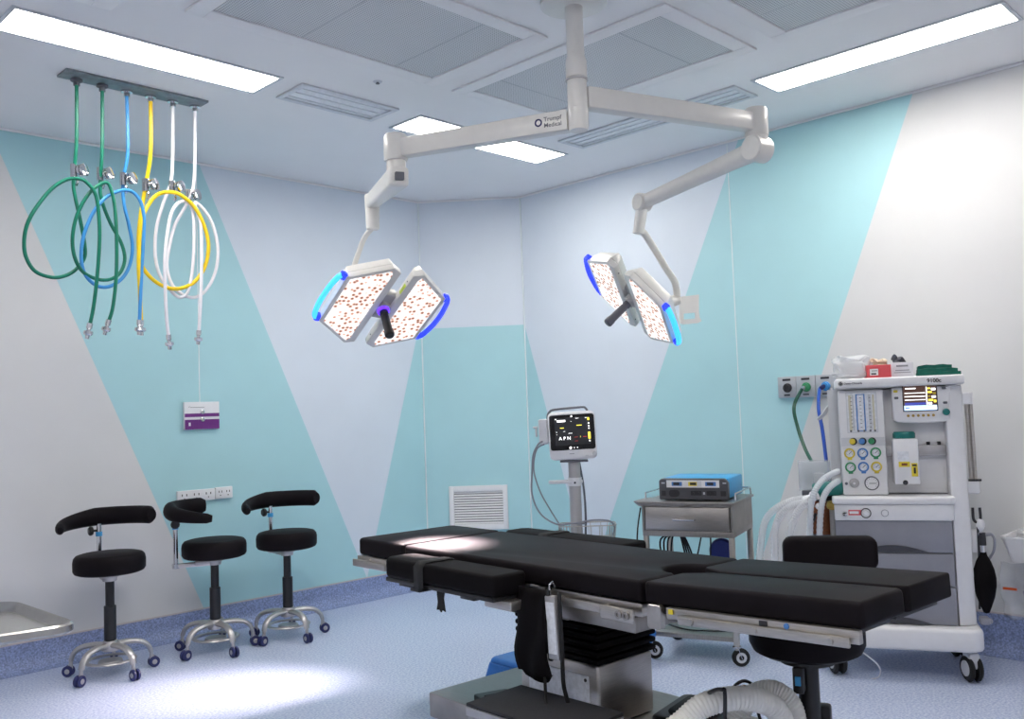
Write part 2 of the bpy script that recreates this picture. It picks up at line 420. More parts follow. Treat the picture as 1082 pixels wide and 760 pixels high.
def diffuser(x0, y0, x1, y1, label):
    cx, cy = (x0+x1)/2, (y0+y1)/2; w, d = x1-x0, y1-y0
    t = empty('air_diffuser', (cx, cy, HC), 0, label, 'air vent', 'perforated air diffusers around the lamp column')
    b = MB(); f = .075
    for sx in (-1, 1):
        b.box((sx*(w/2+f/2), 0, -.006), (f, d+2*f, .011), bev=.003); b.box((0, sx*(d/2+f/2), -.006), (w, f, .011), bev=.003)
    b.build('frame', W['ceiling'], t)
    b = MB(); b.box((0, 0, -.002), (w, d, .003))
    b.build('perforated_sheet', X['perf'], t)
    for o in ((-.14, .3) if w > d else (-.3, .34)):
        MB().box((o*w, 0, -.0038) if w > d else (0, o*d, -.0038), (.005, d, .0008) if w > d else (w, .005, .0008)).build('joint_strip', X['outlet'], t)
diffuser(1.645, 2.6, 2.755, 3.195, 'perforated grey air diffuser left of the lamp column, nearest the hoses')
diffuser(3.015, 2.075, 3.57, 3.195, 'perforated grey air diffuser right behind the lamp column')
diffuser(2.44, 1.22, 3.565, 1.815, 'perforated grey air diffuser at top right of the lamp column')
diffuser(1.64, 1.22, 2.2, 2.33, 'perforated grey air diffuser overhead in front of the lamp column')
diffuser(.75, 2.75, 1.283, 3.36, 'perforated grey air diffuser at the left edge beyond the strip light')
d = empty('sprinkler_head', (2.593, 3.407, HC), 0, 'small round ceiling sprinkler head beside the perforated diffuser', 'sprinkler')
MB().lathe([(0, -.001), (.022, -.001), (.02, -.004), (.01, -.005), (0, -.005)]).build('collar', X['fixture'], d)
MB().cyl((0, 0, -.005), (0, 0, -.010), .006).cyl((0, 0, -.010), (0, 0, -.012), .010).build('deflector', X['grey2'], d)

# ------------------------------------------------------------------ hose rail and hoses
YH = 4.23
rail = empty('hose_rail', (1.775, 4.2, HC), 0, 'galvanised steel outlet plate on the ceiling carrying six gas hoses', 'ceiling plate')
MB().box((0, 0, -.006), (.67, .115, .011), bev=.002).build('plate', X['galv'], rail)
HX = [1.515, 1.629, 1.742, 1.856, 1.966, 2.081]
for x in HX:
    MB().lathe([(0, -.012), (.026, -.012), (.026, -.02), (.014, -.024), (.014, -.04), (0, -.04)], (x-1.775, .03, 0)).build('outlet_socket', X['chrome'] if x > 1.7 else X['grey2'], rail)
HOSES = [
 ('dark green gas hose with the loop furthest left under the ceiling plate', 'dkgreen', [[1.515,2.80],[1.509,2.539],[1.5,2.363],[1.507,2.287],[1.531,2.186],[1.551,2.076],[1.55,2.015],[1.513,1.96],[1.464,1.926],[1.405,1.913],[1.335,1.932],[1.294,1.99],[1.283,2.06],[1.294,2.135],[1.329,2.211],[1.387,2.295],[1.447,2.342],[1.5,2.35],[1.528,2.337],[1.561,2.299],[1.577,2.236],[1.586,2.106],[1.579,1.94],[1.565,1.788],[1.552,1.701]]),
 ('dark green gas hose second from left, its loop crossing the blue hose', 'dkgreen', [[1.629,2.80],[1.623,2.516],[1.621,2.349],[1.635,2.274],[1.672,2.189],[1.721,2.105],[1.737,2.029],[1.713,1.962],[1.663,1.926],[1.601,1.921],[1.535,1.947],[1.495,2.006],[1.481,2.091],[1.496,2.192],[1.538,2.286],[1.581,2.336],[1.618,2.355],[1.636,2.332],[1.654,2.264],[1.665,2.137],[1.667,1.946],[1.655,1.792],[1.639,1.722]]),
 ('light blue gas hose looped beneath the ceiling plate', 'blueh', [[1.742,2.80],[1.743,2.537],[1.731,2.405],[1.736,2.301],[1.761,2.2],[1.779,2.098],[1.765,2.006],[1.726,1.938],[1.663,1.894],[1.601,1.892],[1.547,1.936],[1.524,2.009],[1.531,2.109],[1.568,2.214],[1.623,2.292],[1.686,2.33],[1.736,2.334],[1.775,2.3],[1.797,2.231],[1.799,2.126],[1.793,1.956],[1.787,1.729]]),
 ('yellow gas hose looped beneath the ceiling plate', 'yellowh', [[1.856,2.80],[1.854,2.557],[1.841,2.396],[1.82,2.247],[1.812,2.128],[1.823,2.024],[1.869,1.956],[1.936,1.915],[2.004,1.91],[2.075,1.945],[2.126,2.025],[2.14,2.123],[2.115,2.216],[2.059,2.306],[1.983,2.356],[1.915,2.36],[1.854,2.331],[1.807,2.258],[1.786,2.177],[1.78,2.02],[1.789,1.891],[1.8,1.729]]),
 ('white gas hose next to the yellow one, ending lowest of all', 'whiteh', [[1.966,2.80],[1.959,2.459],[1.928,2.315],[1.903,2.196],[1.899,2.067],[1.923,1.968],[1.974,1.898],[2.017,1.869],[2.051,1.909],[2.068,2.051],[2.066,2.239],[2.043,2.317],[1.995,2.329],[1.947,2.285],[1.922,2.198],[1.906,2.059],[1.909,1.921],[1.921,1.762],[1.938,1.667]]),
 ('white gas hose at the right end of the ceiling plate', 'whiteh', [[2.081,2.80],[2.075,2.454],[2.058,2.347],[2.003,2.232],[1.973,2.112],[1.962,2.018],[1.989,1.927],[2.061,1.876],[2.125,1.89],[2.177,1.965],[2.199,2.063],[2.19,2.158],[2.156,2.251],[2.102,2.315],[2.063,2.334],[2.077,2.288],[2.096,2.219],[2.102,2.03],[2.099,1.818],[2.097,1.696]])]
CLIP = [(1.525, 2.406), (1.638, 2.412), (1.751, 2.408), (1.86, 2.397), (1.967, 2.4), (2.079, 2.383)]
ENDS = []
for i, (lab, mk, pts) in enumerate(HOSES):
    x0 = pts[0][0]
    h = empty('gas_hose', (x0, YH, 2.80), 0, lab, 'hose', 'coloured gas hoses hanging from the ceiling plate')
    n = len(pts); P = []
    dep = (i-2.5)*.012
    for k, (x, z) in enumerate(pts):
        t = k/(n-1)
        off = .05*math.sin(2*PI*t)*(1 if k > 1 else .0) + dep*min(1, k/3)
        P.append((x-x0, off, z-2.80))
    r = .0082 if mk != 'yellowh' else .0095
    MB().tube(P, r, 10, smooth=7).build('tube', X[mk], h)
    cx, cz = CLIP[i]
    # retractor clip: sleeve on the hose and a knurled reel beside it
    k = min(range(1, 4), key=lambda q: abs(pts[q][1]-cz)); hx = pts[k][0] + (pts[k-1][0]-pts[k][0])*max(0, min(1, (cz-pts[k][1])/max(.01, pts[k-1][1]-pts[k][1])))
    yy = P[k][1]
    b = MB().cyl((hx-x0, yy, cz-2.80-.03), (hx-x0, yy, cz-2.80+.03), r+.007, seg=16)
    c0 = Vector((hx-x0+.018, yy-.01, cz-2.80)); ax = Vector((.55, -.83, .1)).normalized()
    prof = [(0, 0), (.02, 0), (.02, .006), (.027, .007), (.027, .016), (.021, .017), (.021, .022), (.029, .023), (.029, .032), (.02, .034), (0, .034)]
    b.lathe(prof, c0, ax, 20)
    b.build('clip', X['chrome'], h)
    # lower bracket holding the return of the loop
    b = MB().tube([(hx-x0+.008, yy-.004, cz-2.80-.028), (hx-x0+.012, yy-.01, cz-2.80-.05), (hx-x0+.008, yy-.005, cz-2.80-.068)], .006, 8, smooth=4)
    b.build('loop_hook', X['chrome'], h)
    # end fitting: crimped ferrule, collar and probe
    e = Vector(P[-1]); d = (Vector(P[-1])-Vector(P[-2])).normalized()
    b = MB().lathe([(0, -.012), (.0125, -.012), (.0125, .012), (.009, .015), (.009, .022), (.019, .024), (.021, .036), (.017, .042), (.010, .044), (.009, .06), (0, .06)], e, d, 16)
    b.build('end_fitting', X['chrome'], h)

# ------------------------------------------------------------------ wall plates
s = empty('gas_alarm_panel', (2.562, YL, 1.292), 0, 'white and purple outlet panel on the teal wall above the stools', 'wall panel')
MB().box((0, -.012, 0), (.222, .022, .165), bev=.003).build('plate', X['white'], s)
MB().box((0, -.0238, .003), (.218, .0012, .021)).box((0, -.0238, -.052), (.218, .0012, .058)).build('purple_band', X['purple'], s)
for z in (.022, -.024):
    MB().lathe([(0, 0), (.013, 0), (.013, .006), (.008, .007), (.007, .003), (0, .003)], (0, -.0235, z), (0, -1, 0), 20).build('outlet', X['chrome'], s)
MB().tube([(-.085, -.024, .052), (-.07, -.024, .06), (-.055, -.024, .052), (-.07, -.024, .046)], .0015, 6, closed=True).box((-.03, -.024, .05), (.09, .001, .002)).box((-.08, -.0246, -.05), (.012, .001, .02), mi=1).build('emblem', [X['ink'], X['white']], s)
s = empty('power_outlet', (2.52, YL, .818), 0, 'long white socket strip on the wall behind the middle stool', 'socket')
MB().box((0, -.011, 0), (.235, .02, .068), bev=.004).build('faceplate', X['white'], s)
b = MB()
for ux in (-.075, 0, .075):
    for dx in (-.014, .014): b.box((ux+dx, -.0215, .008), (.005, .002, .013))
    b.box((ux, -.0215, -.014), (.006, .002, .006))
b.build('slots', X['ink'], s)
s = empty('power_outlet', (2.697, YL, .820), 0, 'white double socket at the right end of the socket strip', 'socket')
MB().box((0, -.011, 0), (.112, .02, .07), bev=.004).build('faceplate', X['white'], s)
b = MB()
for ux in (-.025, .025):
    for dx in (-.009, .009): b.box((ux+dx, -.0215, .008), (.004, .002, .012))
    b.box((ux, -.0215, -.014), (.006, .002, .006))
b.build('slots', X['ink'], s)
# return air grille on the corner wall
g = empty('air_vent', (ch0[0]+math.cos(ca)*.384, ch0[1]+math.sin(ca)*.384, .56), ca, 'white slatted air return grille low on the corner wall', 'air vent')
b = MB(); wv, hv = .43, .32
for sx in (-1, 1):
    b.box((sx*(wv/2-.018), -.012, 0), (.036, .022, hv), bev=.004); b.box((0, -.012, sx*(hv/2-.021)), (wv-.07, .022, .042), bev=.004)
b.build('frame', X['white'], g)
MB().box((0, -.002, 0), (wv-.07, .002, hv-.08)).build('backing', X['grey2'], g)
b = MB()
for k in range(13):
    z = -hv/2+.05+k*(hv-.1)/12
    b.box((0, -.0105, z), (wv-.068, .004, .0115), rot=Matrix.Rotation(-.35, 3, 'X'))
b.build('slats', X['white'], g)
# medical gas outlets on the right wall: three separate units
for y, lab, ring in ((2.545, 'leftmost steel gas outlet with nothing plugged in', 'ink'), (2.43, 'steel gas outlet with the dark green hose plugged in', 'green'), (2.315, 'steel gas outlet with the blue hose plugged in', 'blueh')):
    s = empty('gas_outlet', (XR, y, 1.333), -PI/2, lab+', on the right wall', 'gas outlet', 'gas outlets in a row on the right wall')
    MB().box((0, -.011, 0), (.112, .02, .12), bev=.003).build('faceplate', X['outlet'], s)
    MB().lathe([(0, 0), (.026, 0), (.026, .008), (.02, .012), (.02, .02), (.008, .021), (.008, .012), (0, .012)], (.005, -.021, -.004), (0, -1, 0), 24).build('socket', X[ring if ring != 'ink' else 'ink'], s)
    MB().box((0, -.0222, .042), (.05, .001, .012)).box((0, -.0222, -.045), (.036, .001, .008)).build('printed_label', X['ink'], s)

# ------------------------------------------------------------------ surgical lights
HUB = Vector((2.654, 2.227, 0))
c = empty('ceiling_column', (HUB.x, HUB.y, HC), 0, 'off-white ceiling column that carries both operating lamp arms', 'lamp column')
MB().lathe([(0, -.001), (.13, -.001), (.13, -.02), (.11, -.03), (0, -.03)], seg=32).build('ceiling_flange', X['offw'], c)
MB().cyl((0, 0, -.03), (0, 0, -.225), .034, seg=28).build('pole', X['offw'], c)
MB().lathe([(0, -.225), (.034, -.225), (.041, -.245), (.041, -.31), (.036, -.315), (0, -.315)], seg=28).build('upper_sleeve', X['offw'], c)
MB().lathe([(0, -.315), (.044, -.315), (.044, -.322), (0, -.322)], seg=28).build('retaining_ring', X['offw2'], c)
MB().lathe([(0, -.322), (.038, -.322), (.039, -.43), (0, -.43)], seg=28).build('upper_hub', X['offw'], c)
MB().lathe([(0, -.431), (.0405, -.431), (.04, -.505), (.036, -.517), (0, -.517)], seg=28).build('lower_hub', X['offw'], c)

def lamp_head(root, Mw, grip_cyan):
    """two trapezoid LED panels either side of a hub; local +Z is the beam"""
    loc = Matrix.Translation(-root.location) @ Mw
    b = MB().box((0, 0, -.045), (.085, .17, .05), bev=.008).cyl((0, 0, -.02), (0, 0, .002), .036, seg=24)
    head = b.build('lamp_head', X['offw2'], root, mtx=loc)
    a, o, w, gp = .262, .152, .196, .062
    for sgn in (-1, 1):
        def P(d):   # outline grown by d
            k = 2.2 if d > 0 else 1
            pts = [(gp-d*k, -a+.02-d), (gp+.02, -a-d), (gp+w+d, -o-d*.3), (gp+w+d, o+d*.3), (gp+.02, a+d), (gp-d*k, a-.02+d)]
            return [(x*sgn, y) for x, y in pts][::sgn]
        b = MB().prism(P(-.004), -.085, -.03, bev=.006, top=P(.013)); b.prism(P(.013), -.03, .002, bev=.003)
        pnl = b.build('light_panel', X['offw'], head)
        MB().prism(P(-.008), .0015, .004).build('led_face', X['led'], pnl)
        b = MB()
        for yy in (-.2, .2): b.lathe([(0, 0), (.004, 0), (.004, .002), (0, .002)], ((gp-.028)*sgn, yy, -.015), (-sgn, 0, 0), 10)
        b.build('screw', X['grey2'], pnl)
        # lit grip along the outer edge
        xo = (gp+w)*sgn
        b = MB()
        arc = [(xo+sgn*.012, -o-.002, -.02), (xo+sgn*.04, -o+.012, -.015), (xo+sgn*.056, -o*.45, -.012), (xo+sgn*.06, 0, -.01), (xo+sgn*.056, o*.45, -.012), (xo+sgn*.04, o-.012, -.015), (xo+sgn*.012, o+.002, -.02)]
        b.tube(arc, .0125, 12, smooth=6, mi=1 if (sgn == grip_cyan) else 0, flat=(1, 1.2))
        for yy in (-o+.005, o-.005): b.box((xo+sgn*.022, yy, -.018), (.034, .04, .034), bev=.01, mi=0)
        b.build('grip', [X['bluegrip'], X['cyangrip']], head)
    MB().lathe([(0, 0), (.03, 0), (.03, .012), (0, .012)], (0, 0, .002), seg=28).build('glow_ring', X['violet'] if grip_cyan < 0 else X['offw2'], head)
    MB().lathe([(0, .014), (.021, .014), (.022, .03), (.018, .036), (.02, .05), (.021, .13), (.024, .145), (.024, .165), (.019, .172), (0, .172)], seg=24).build('handle', X['blackp'] if grip_cyan < 0 else X['grey2'], head)
    MB().box((.0325, .15, -.012), (.003, .06, .02), bev=.001).build('sticker', X['stkgrn'], head)
    return head
ML = Matrix(((.9791, -.0423, -.1991, 2.705), (-.1469, -.824, -.5473, 3.56), (-.1408, .565, -.813, 1.77), (0, 0, 0, 1)))
MR = Matrix(((.0216, -.782, -.6229, 3.774), (-.8352, -.3566, .4187, 2.868), (-.5495, .5112, -.6609, 1.798), (0, 0, 0, 1)))

# left lamp
zl = 2.366
EL = Vector((2.348, 2.974, zl))
R = empty('surgical_light', (HUB.x, HUB.y, zl), 0, 'operating lamp facing the camera on the left arm, violet ring and black handle', 'surgical light', 'operating lamps on the ceiling column')
def rel(root, p): return Vector(p)-Vector(root.location)
dr = (EL-Vector((HUB.x, HUB.y, zl))).normalized()
b = MB().beam(rel(R, Vector((HUB.x, HUB.y, zl))+dr*.036), rel(R, EL), .062, .082, .058, .078, bev=.008)
arm = b.build('horizontal_arm', X['offw'], R)
b = MB().lathe([(0, -.05), (.047, -.05), (.05, -.045), (.05, .05), (.044, .062), (0, .062)], rel(R, EL), seg=28)
b.cyl(rel(R, EL+Vector((0, 0, -.05))), rel(R, EL+Vector((0, 0, -.155))), .04, .042, seg=24)
b.build('elbow', X['offw'], R)
SE = at(393, 213, 4.4)
S0 = EL+Vector((0, 0, -.125))
ds = (SE-S0).normalized()
b = MB().beam(rel(R, S0-ds*.06), rel(R, SE), .085, .085, .062, .068, bev=.016, seg=3)
b.cyl(rel(R, S0-ds*.062), rel(R, S0-ds*.06), .03)
b.build('spring_arm', X['offw'], R)
b = MB().box(rel(R, S0-ds*.061), (.038, .034, .03), rot=basis(ds), bev=.004); b.build('end_cap', X['grey2'], R)
D0 = SE+Vector((0, 0, .035)); D1 = at(394, 243, 4.4)
MB().cyl(rel(R, D0), rel(R, D1), .036, .032, seg=24, bev=.006).build('swivel', X['offw'], R)
J = ML @ Vector((-.19, .1, -.09))
K1 = at(386, 250, 4.42)
MB().tube([rel(R, D1+Vector((0, 0, .01))), rel(R, K1), rel(R, at(380, 264, 4.44)), rel(R, at(373.5, 284, 4.47)), rel(R, J)], .015, 12, smooth=6, flat=(1, .8)).build('yoke', X['offw'], R)
lamp_head(R, ML, -1)
# brand mark on the horizontal arm: ring and two words
pm = EL*.125+Vector((HUB.x, HUB.y, zl))*.875
side = Vector((dr.y, -dr.x, 0))
if (CAM-pm).dot(side) < 0: side = -side
tx = Vector((0, 0, 1)).cross(side)
TM = Matrix.Identity(4)
for i in range(3):
    TM[i][0] = tx[i]; TM[i][1] = (0, 0, 1)[i]; TM[i][2] = side[i]
p0 = rel(R, pm + side*.0312)
TM.translation = p0+tx*-.03+Vector((0, 0, .004)); text('lettering', 'Trumpf\nMedical', .024, X['grey2'], R, TM.copy(), bold=.0002)
TM.translation = p0+tx*-.052+Vector((0, 0, .002))
MB().ring((0, 0, .001), .0125, .0032, mi=0).build('emblem', X['navy'], R, mtx=TM)

# right lamp
zr = 2.454
ER = Vector((3.502, 1.943, zr))
R = empty('surgical_light', (HUB.x, HUB.y, zr), 0, 'operating lamp seen edge-on on the right arm, beside its open grey bracket', 'surgical light', 'operating lamps on the ceiling column')
H2 = Vector((HUB.x, HUB.y, zr)); dr = (ER-H2).normalized()
MB().beam(rel(R, H2+dr*.034), rel(R, ER), .062, .085, .058, .08, bev=.008).build('horizontal_arm', X['offw'], R)
b = MB().lathe([(0, -.06), (.048, -.06), (.05, -.055), (.05, .05), (.044, .062), (0, .062)], rel(R, ER), seg=28)
b.build('elbow', X['offw'], R)
S0 = ER+Vector((0, 0, -.115)); SE = at(679, 214, 4.5); ds = (SE-S0).normalized()
sdir = Vector((ds.y, -ds.x, 0)).normalized()
MB().cyl(rel(R, S0-sdir*.048), rel(R, S0+sdir*.048), .056, seg=28, bev=.006).cyl(rel(R, ER+Vector((0, 0, -.06))), rel(R, S0), .046, seg=24).build('shoulder_joint', X['offw'], R)
MB().tube([rel(R, S0+ds*.03), rel(R, S0+ds*.12), rel(R, S0.lerp(SE, .5)), rel(R, SE)], lambda t: .047-.012*t, 18, smooth=4, flat=(.85, 1)).build('spring_arm', X['offw'], R)
MB().cyl(rel(R, SE-sdir*.038), rel(R, SE+sdir*.038), .045, seg=24, bev=.008).build('knuckle', X['offw'], R)
D1 = at(674.5, 247, 4.5)
MB().cyl(rel(R, SE), rel(R, D1), .03, .028, seg=20).build('swivel', X['offw'], R)
A = [D1+Vector((0, 0, .01)), at(680, 246, 4.52), at(692, 264, 4.6), at(704, 284, 4.68), at(713, 298, 4.74), at(715.5, 312, 4.78)]
MB().tube([rel(R, p) for p in A], .02, 14, smooth=6, flat=(1, .8)).build('yoke', X['offw'], R)
JR = at(712, 318, 4.79)
b = MB().cyl(rel(R, at(703, 319, 4.79)), rel(R, at(719, 317, 4.79)), .026, seg=20, bev=.004); b.ball(rel(R, JR), .03)
b.cyl(rel(R, JR), rel(R, MR @ Vector((.12, .0, -.07))), .024, seg=14)
b.build('pivot', X['offw'], R)
# open bracket frame beside the pivot
Bx, By, Bz = RT, UP, -FW
def brk(x, y): return rel(R, at(x, y, 4.79))
b = MB()
b.beam(brk(719, 314), brk(741, 311), .03, .02, bev=.003, up=-FW); b.beam(brk(720.5, 322), brk(740, 321.5), .03, .085, bev=.003, up=-FW)
b = MB()
def plate(q, th=.03):
    t = bmesh.new(); fr = [t.verts.new(brk(*p)+FW*-th/2) for p in q]; bk = [t.verts.new(brk(*p)+FW*th/2) for p in q]; n = len(q)
    for i in range(n): t.faces.new((fr[i], fr[(i+1) % n], bk[(i+1) % n], bk[i]))
    t.faces.new(fr); t.faces.new(bk[::-1]); bmesh.ops.recalc_face_normals(t, faces=t.faces); b.add(t)
plate([(718, 314), (738, 311.5), (738, 330), (718, 332)])
plate([(718, 332), (722, 331.6), (722, 338), (718, 339)]); plate([(734.5, 330), (738, 330), (739, 337), (735, 337)])
plate([(719, 338), (739, 336.5), (740.5, 339.5), (737, 341.5), (722, 343), (719, 341.5)], .045)
b.build('bracket', X['offw'], R)
lamp_head(R, MR, 1)
# the beams of the two operating lamps
for nm, Mw, e, sz in (('lamp_beam', ML, 3000, 14), ('lamp_beam', MR, 300, 23)):
    L = bpy.data.lights.new(nm, 'SPOT'); L.energy = e; L.spot_size = math.radians(sz); L.spot_blend = 1; L.shadow_soft_size = .12; L.color = (1, .83, .82)
    lo = bpy.data.objects.new(nm, L); COL.objects.link(lo)
    n = Mw.to_3x3() @ Vector((0, 0, 1))
    lo.location = Mw.translation + n*.19
    lo.rotation_euler = n.to_track_quat('-Z', 'Y').to_euler()

# ------------------------------------------------------------------ surgeon stools
def make_stool():
    r = empty('surgeon_stool', (0, 0, 0))
    # local +X = direction of the backrest pole
    MB().cyl((0, 0, .122), (0, 0, .15), .04, .042, seg=28).lathe([(.042, .15), (.034, .172), (0, .172)], seg=28).build('base_hub', X['alu'], r)
    for k in range(5):
        leg = MB()
        pts = [(.02, 0, .15), (.09, 0, .152), (.15, 0, .14), (.185, 0, .112), (.198, 0, .078)]
        leg.tube(pts, lambda t: .019-.006*t, 12, smooth=5, flat=(1.25, .8))
        leg.cyl((.198, 0, .082), (.198, 0, .05), .009, seg=12)
        lo = leg.build('leg', X['alu'], r, rot=(0, 0, math.radians(136+72*k)))
        w = MB()
        for s in (-1, 1):
            w.lathe([(0, -.007), (.024, -.007), (.0275, -.004), (.0275, .004), (.024, .007), (0, .007)], (.21, s*.011, .0278), (0, 1, 0), 20, mi=0)
            w.lathe([(0, 0), (.013, 0), (.011, .002), (0, .002)], (.21, s*.018, .0278), (0, s, 0), 16, mi=1)
        w.cyl((.21, -.019, .0278), (.21, .019, .0278), .005, seg=10, mi=1)
        w.box((.2, 0, .048), (.024, .01, .03), bev=.004, mi=1)
        w.build('caster', [X['navy'], X['alu']], lo)
    MB().ring((0, 0, .075), .112, .009, flat=(1.5, .7)).lathe([(0, .06), (.06, .06), (.055, .075), (0, .075)]).build('foot_ring', X['alu'], r)
    MB().cyl((0, 0, .172), (0, 0, .345), .029, seg=24, bev=.003).cyl((0, 0, .345), (0, 0, .48), .0215, seg=20).build('column', X['blackp'], r)
    MB().lathe([(0, .468), (.034, .468), (.036, .485), (.048, .49), (.048, .509), (0, .509)], seg=24).box((.05, 0, .482), (.1, .05, .03), bev=.005).build('seat_bracket', X['alu'], r)
    MB().lathe([(0, .51), (.15, .51), (.164, .516), (.171, .528), (.172, .57), (.168, .59), (.158, .602), (.14, .607), (0, .61)], seg=40).build('seat', X['leather'], r)
    MB().beam((.06, 0, .478), (.215, 0, .478), .034, .022, bev=.004).build('back_arm', X['alu'], r)
    MB().cyl((.2, 0, .485), (.2, 0, .74), .0125, seg=16).cyl((.2, 0, .465), (.2, 0, .49), .02, seg=16).build('back_pole', X['chrome'], r)
    MB().cyl((.2, 0, .675), (.2, 0, .698), .0165, seg=16).build('collar', X['esublue'], r)
    b = MB().cyl((.2, .01, .705), (.2, .03, .705), .006, seg=10); b.lathe([(0, 0), (.02, 0), (.024, .006), (.024, .016), (.018, .022), (0, .022)], (.2, .03, .705), (0, 1, 0), 12)
    b.build('knob', X['blackp'], r)
    n = 26; P = []
    for k in range(n+1):
        t = k/n; a = math.radians(-80+166*t); dn = max(0, t-.5)/.5
        P.append((.225*math.cos(a), .225*math.sin(a), .775-.034*dn))
    def rad(t):
        dn = max(0, t-.5)/.5; e = min(1, .7+min(t, 1-t)*14)
        return (.047-.022*dn)*min(1, e)
    MB().tube(P, rad, 16, flat=(.78, 1)).build('back_bolster', X['leather'], r)
    return r
st = make_stool()
spots = [(1.842, 4.748, 83, 0, 'black stool with curved bolster nearest the steel tray, leftmost of three'),
         (2.41, 4.752, 155, -72, 'middle black stool, its bolster pole on the left in front of the sockets'),
         (2.825, 4.69, 86, 0, 'black stool with curved bolster furthest right along the teal wall')]
for i, (x, y, a, off, lab) in enumerate(spots):
    o = st if i == 0 else dup(st)
    o.location = (x, y, 0); o.rotation_euler.z = math.radians(a)
    for ch in kids(o):
        if ch.name.startswith('leg'): ch.rotation_euler.z -= math.radians(a)
    tag(o, lab, 'stool', 'surgeon stools along the left wall')

# ------------------------------------------------------------------ instrument tray stand at the left edge
tz = .9
tc = Vector((.36, 2.02, 0))
ty = empty('instrument_stand', (tc.x, tc.y, 0), 0, 'shiny steel instrument tray on a stand at the left edge of the picture', 'tray stand')
def tr(p, z): return Vector((p[0]-tc.x, p[1]-tc.y, z))
cs = [(.60, 1.735), (.607, 2.09), (.13, 2.35), (.10, 1.90)]
cs = [(.618, 1.722), (.612, 2.075), (.20, 2.16), (.196, 1.80)]
b = MB()
def rounded(cs, rad, grow, n=5):
    c = Vector((sum(p[0] for p in cs)/4, sum(p[1] for p in cs)/4)); out = []
    for i in range(4):
        p = Vector(cs[i]); a = Vector(cs[i-1]); q = Vector(cs[(i+1) % 4])
        da = (a-p).normalized(); dq = (q-p).normalized(); o = -(da+dq).normalized()*grow*1.3
        s0 = p+o+da*rad; s1 = p+o+dq*rad
        for k in range(n+1):
            t = k/n; out.append(tuple((1-t)**2*s0 + 2*t*(1-t)*(p+o) + t*t*s1))
    return [(x-tc.x, y-tc.y) for x, y in out]
o1 = rounded(cs, .05, 0); i1 = rounded(cs, .05, -.008); i0 = rounded(cs, .05, -.018)
t = bmesh.new()
loops = [[t.verts.new((*p, z)) for p in L] for L, z in ((i0, tz-.016), (i1, tz-.003), (rounded(cs, .05, -.004), tz), (o1, tz-.003), (rounded(cs, .05, 0), tz-.014), (rounded(cs, .05, -.006), tz-.019))]
for A, B in zip(loops, loops[1:]):
    n = len(A)
    for i in range(n): t.faces.new((A[i], A[(i+1) % n], B[(i+1) % n], B[i]))
t.faces.new(loops[0]); t.faces.new(loops[-1][::-1]); bmesh.ops.recalc_face_normals(t, faces=t.faces); b.add(t)
b.build('tray', X['tray'], ty)
b = MB(); fr = rounded(cs, .04, -.10)
b.tube([(*p, tz-.03) for p in fr], .009, 10, closed=True); b.build('tray_frame', X['steel'], ty)
MB().cyl((0, 0, .08), (0, 0, .862), .014, seg=16).tube([(0, 0, .855), (.0, -.18, .855)], .01).tube([(0, 0, .855), (.0, .18, .855)], .01).build('post', X['chrome'], ty)
b = MB()
for sx in (-1, 1): b.beam((sx*.2, -.22, .06), (sx*.2, .22, .06), .03, .03)
b.beam((-.2, 0, .075), (.2, 0, .075), .035, .03); b.build('base_frame', X['steel'], ty)
for sx in (-1, 1):
    for sy in (-1, 1): MB().cyl((sx*.2-.01, sy*.2, .024), (sx*.2+.01, sy*.2, .024), .024).cyl((sx*.2, sy*.2, .03), (sx*.2, sy*.2, .05), .008).build('caster', X['rubber'], ty)

# ------------------------------------------------------------------ operating table
OT = empty('operating_table', (2.53, 2.2, 0), math.radians(-3.7), 'operating table with black sectioned pads on a steel column and base', 'operating table')
Lp, St, S2 = X['leather'], X['steel'], X['steel2']
b = MB().prism([(-.28, .57), (-.28, -.57), (.32, -.57), (.32, .57)][::-1], .085, .178, bev=.006, seg=2)
b.build('base', S2, OT)
for sx in (-.22, .26):
    for sy in (-.5, .5):
        MB().cyl((sx-.014, sy, .042), (sx+.014, sy, .042), .042, seg=20).box((sx, sy, .075), (.03, .03, .02)).build('caster', X['rubber'], OT)
MB().prism([(-.147, -.21), (.135, -.21), (.135, .18), (-.147, .18)], .179, .392, bev=.012, seg=3).build('column', St, OT)
b = MB().box((-.1495, -.02, .30), (.003, .30, .1), mi=0)
for yy in (-.155, .115): b.cyl((-.151, yy, .335), (-.153, yy, .335), .006, mi=1)
b.build('rating_plate', [X['label'], X['ink']], OT)
b = MB()
for k in range(6):
    z = .392+k*.027
    b.prism([(-.158, -.222), (.146, -.222), (.146, .192), (-.158, .192)], z, z+.020, bev=.008, seg=2)
    b.prism([(-.140, -.204), (.128, -.204), (.128, .175), (-.140, .175)], z+.015, z+.030)
b.build('bellows', X['leather2'], OT)
# frame under the torso section
b = MB().box((0, -.31, .583), (.5, .33, .05), bev=.004).box((0, .02, .575), (.44, .34, .06), bev=.004)
b.build('lower_frame', S2, OT)
MB().box((-.14, .08, .565), (.2, .16, .05), bev=.004).build('drive_box', X['blackp'], OT)
MB().box((0, .115, .632), (.5, 1.24, .04), bev=.003).build('torso_frame', St, OT)
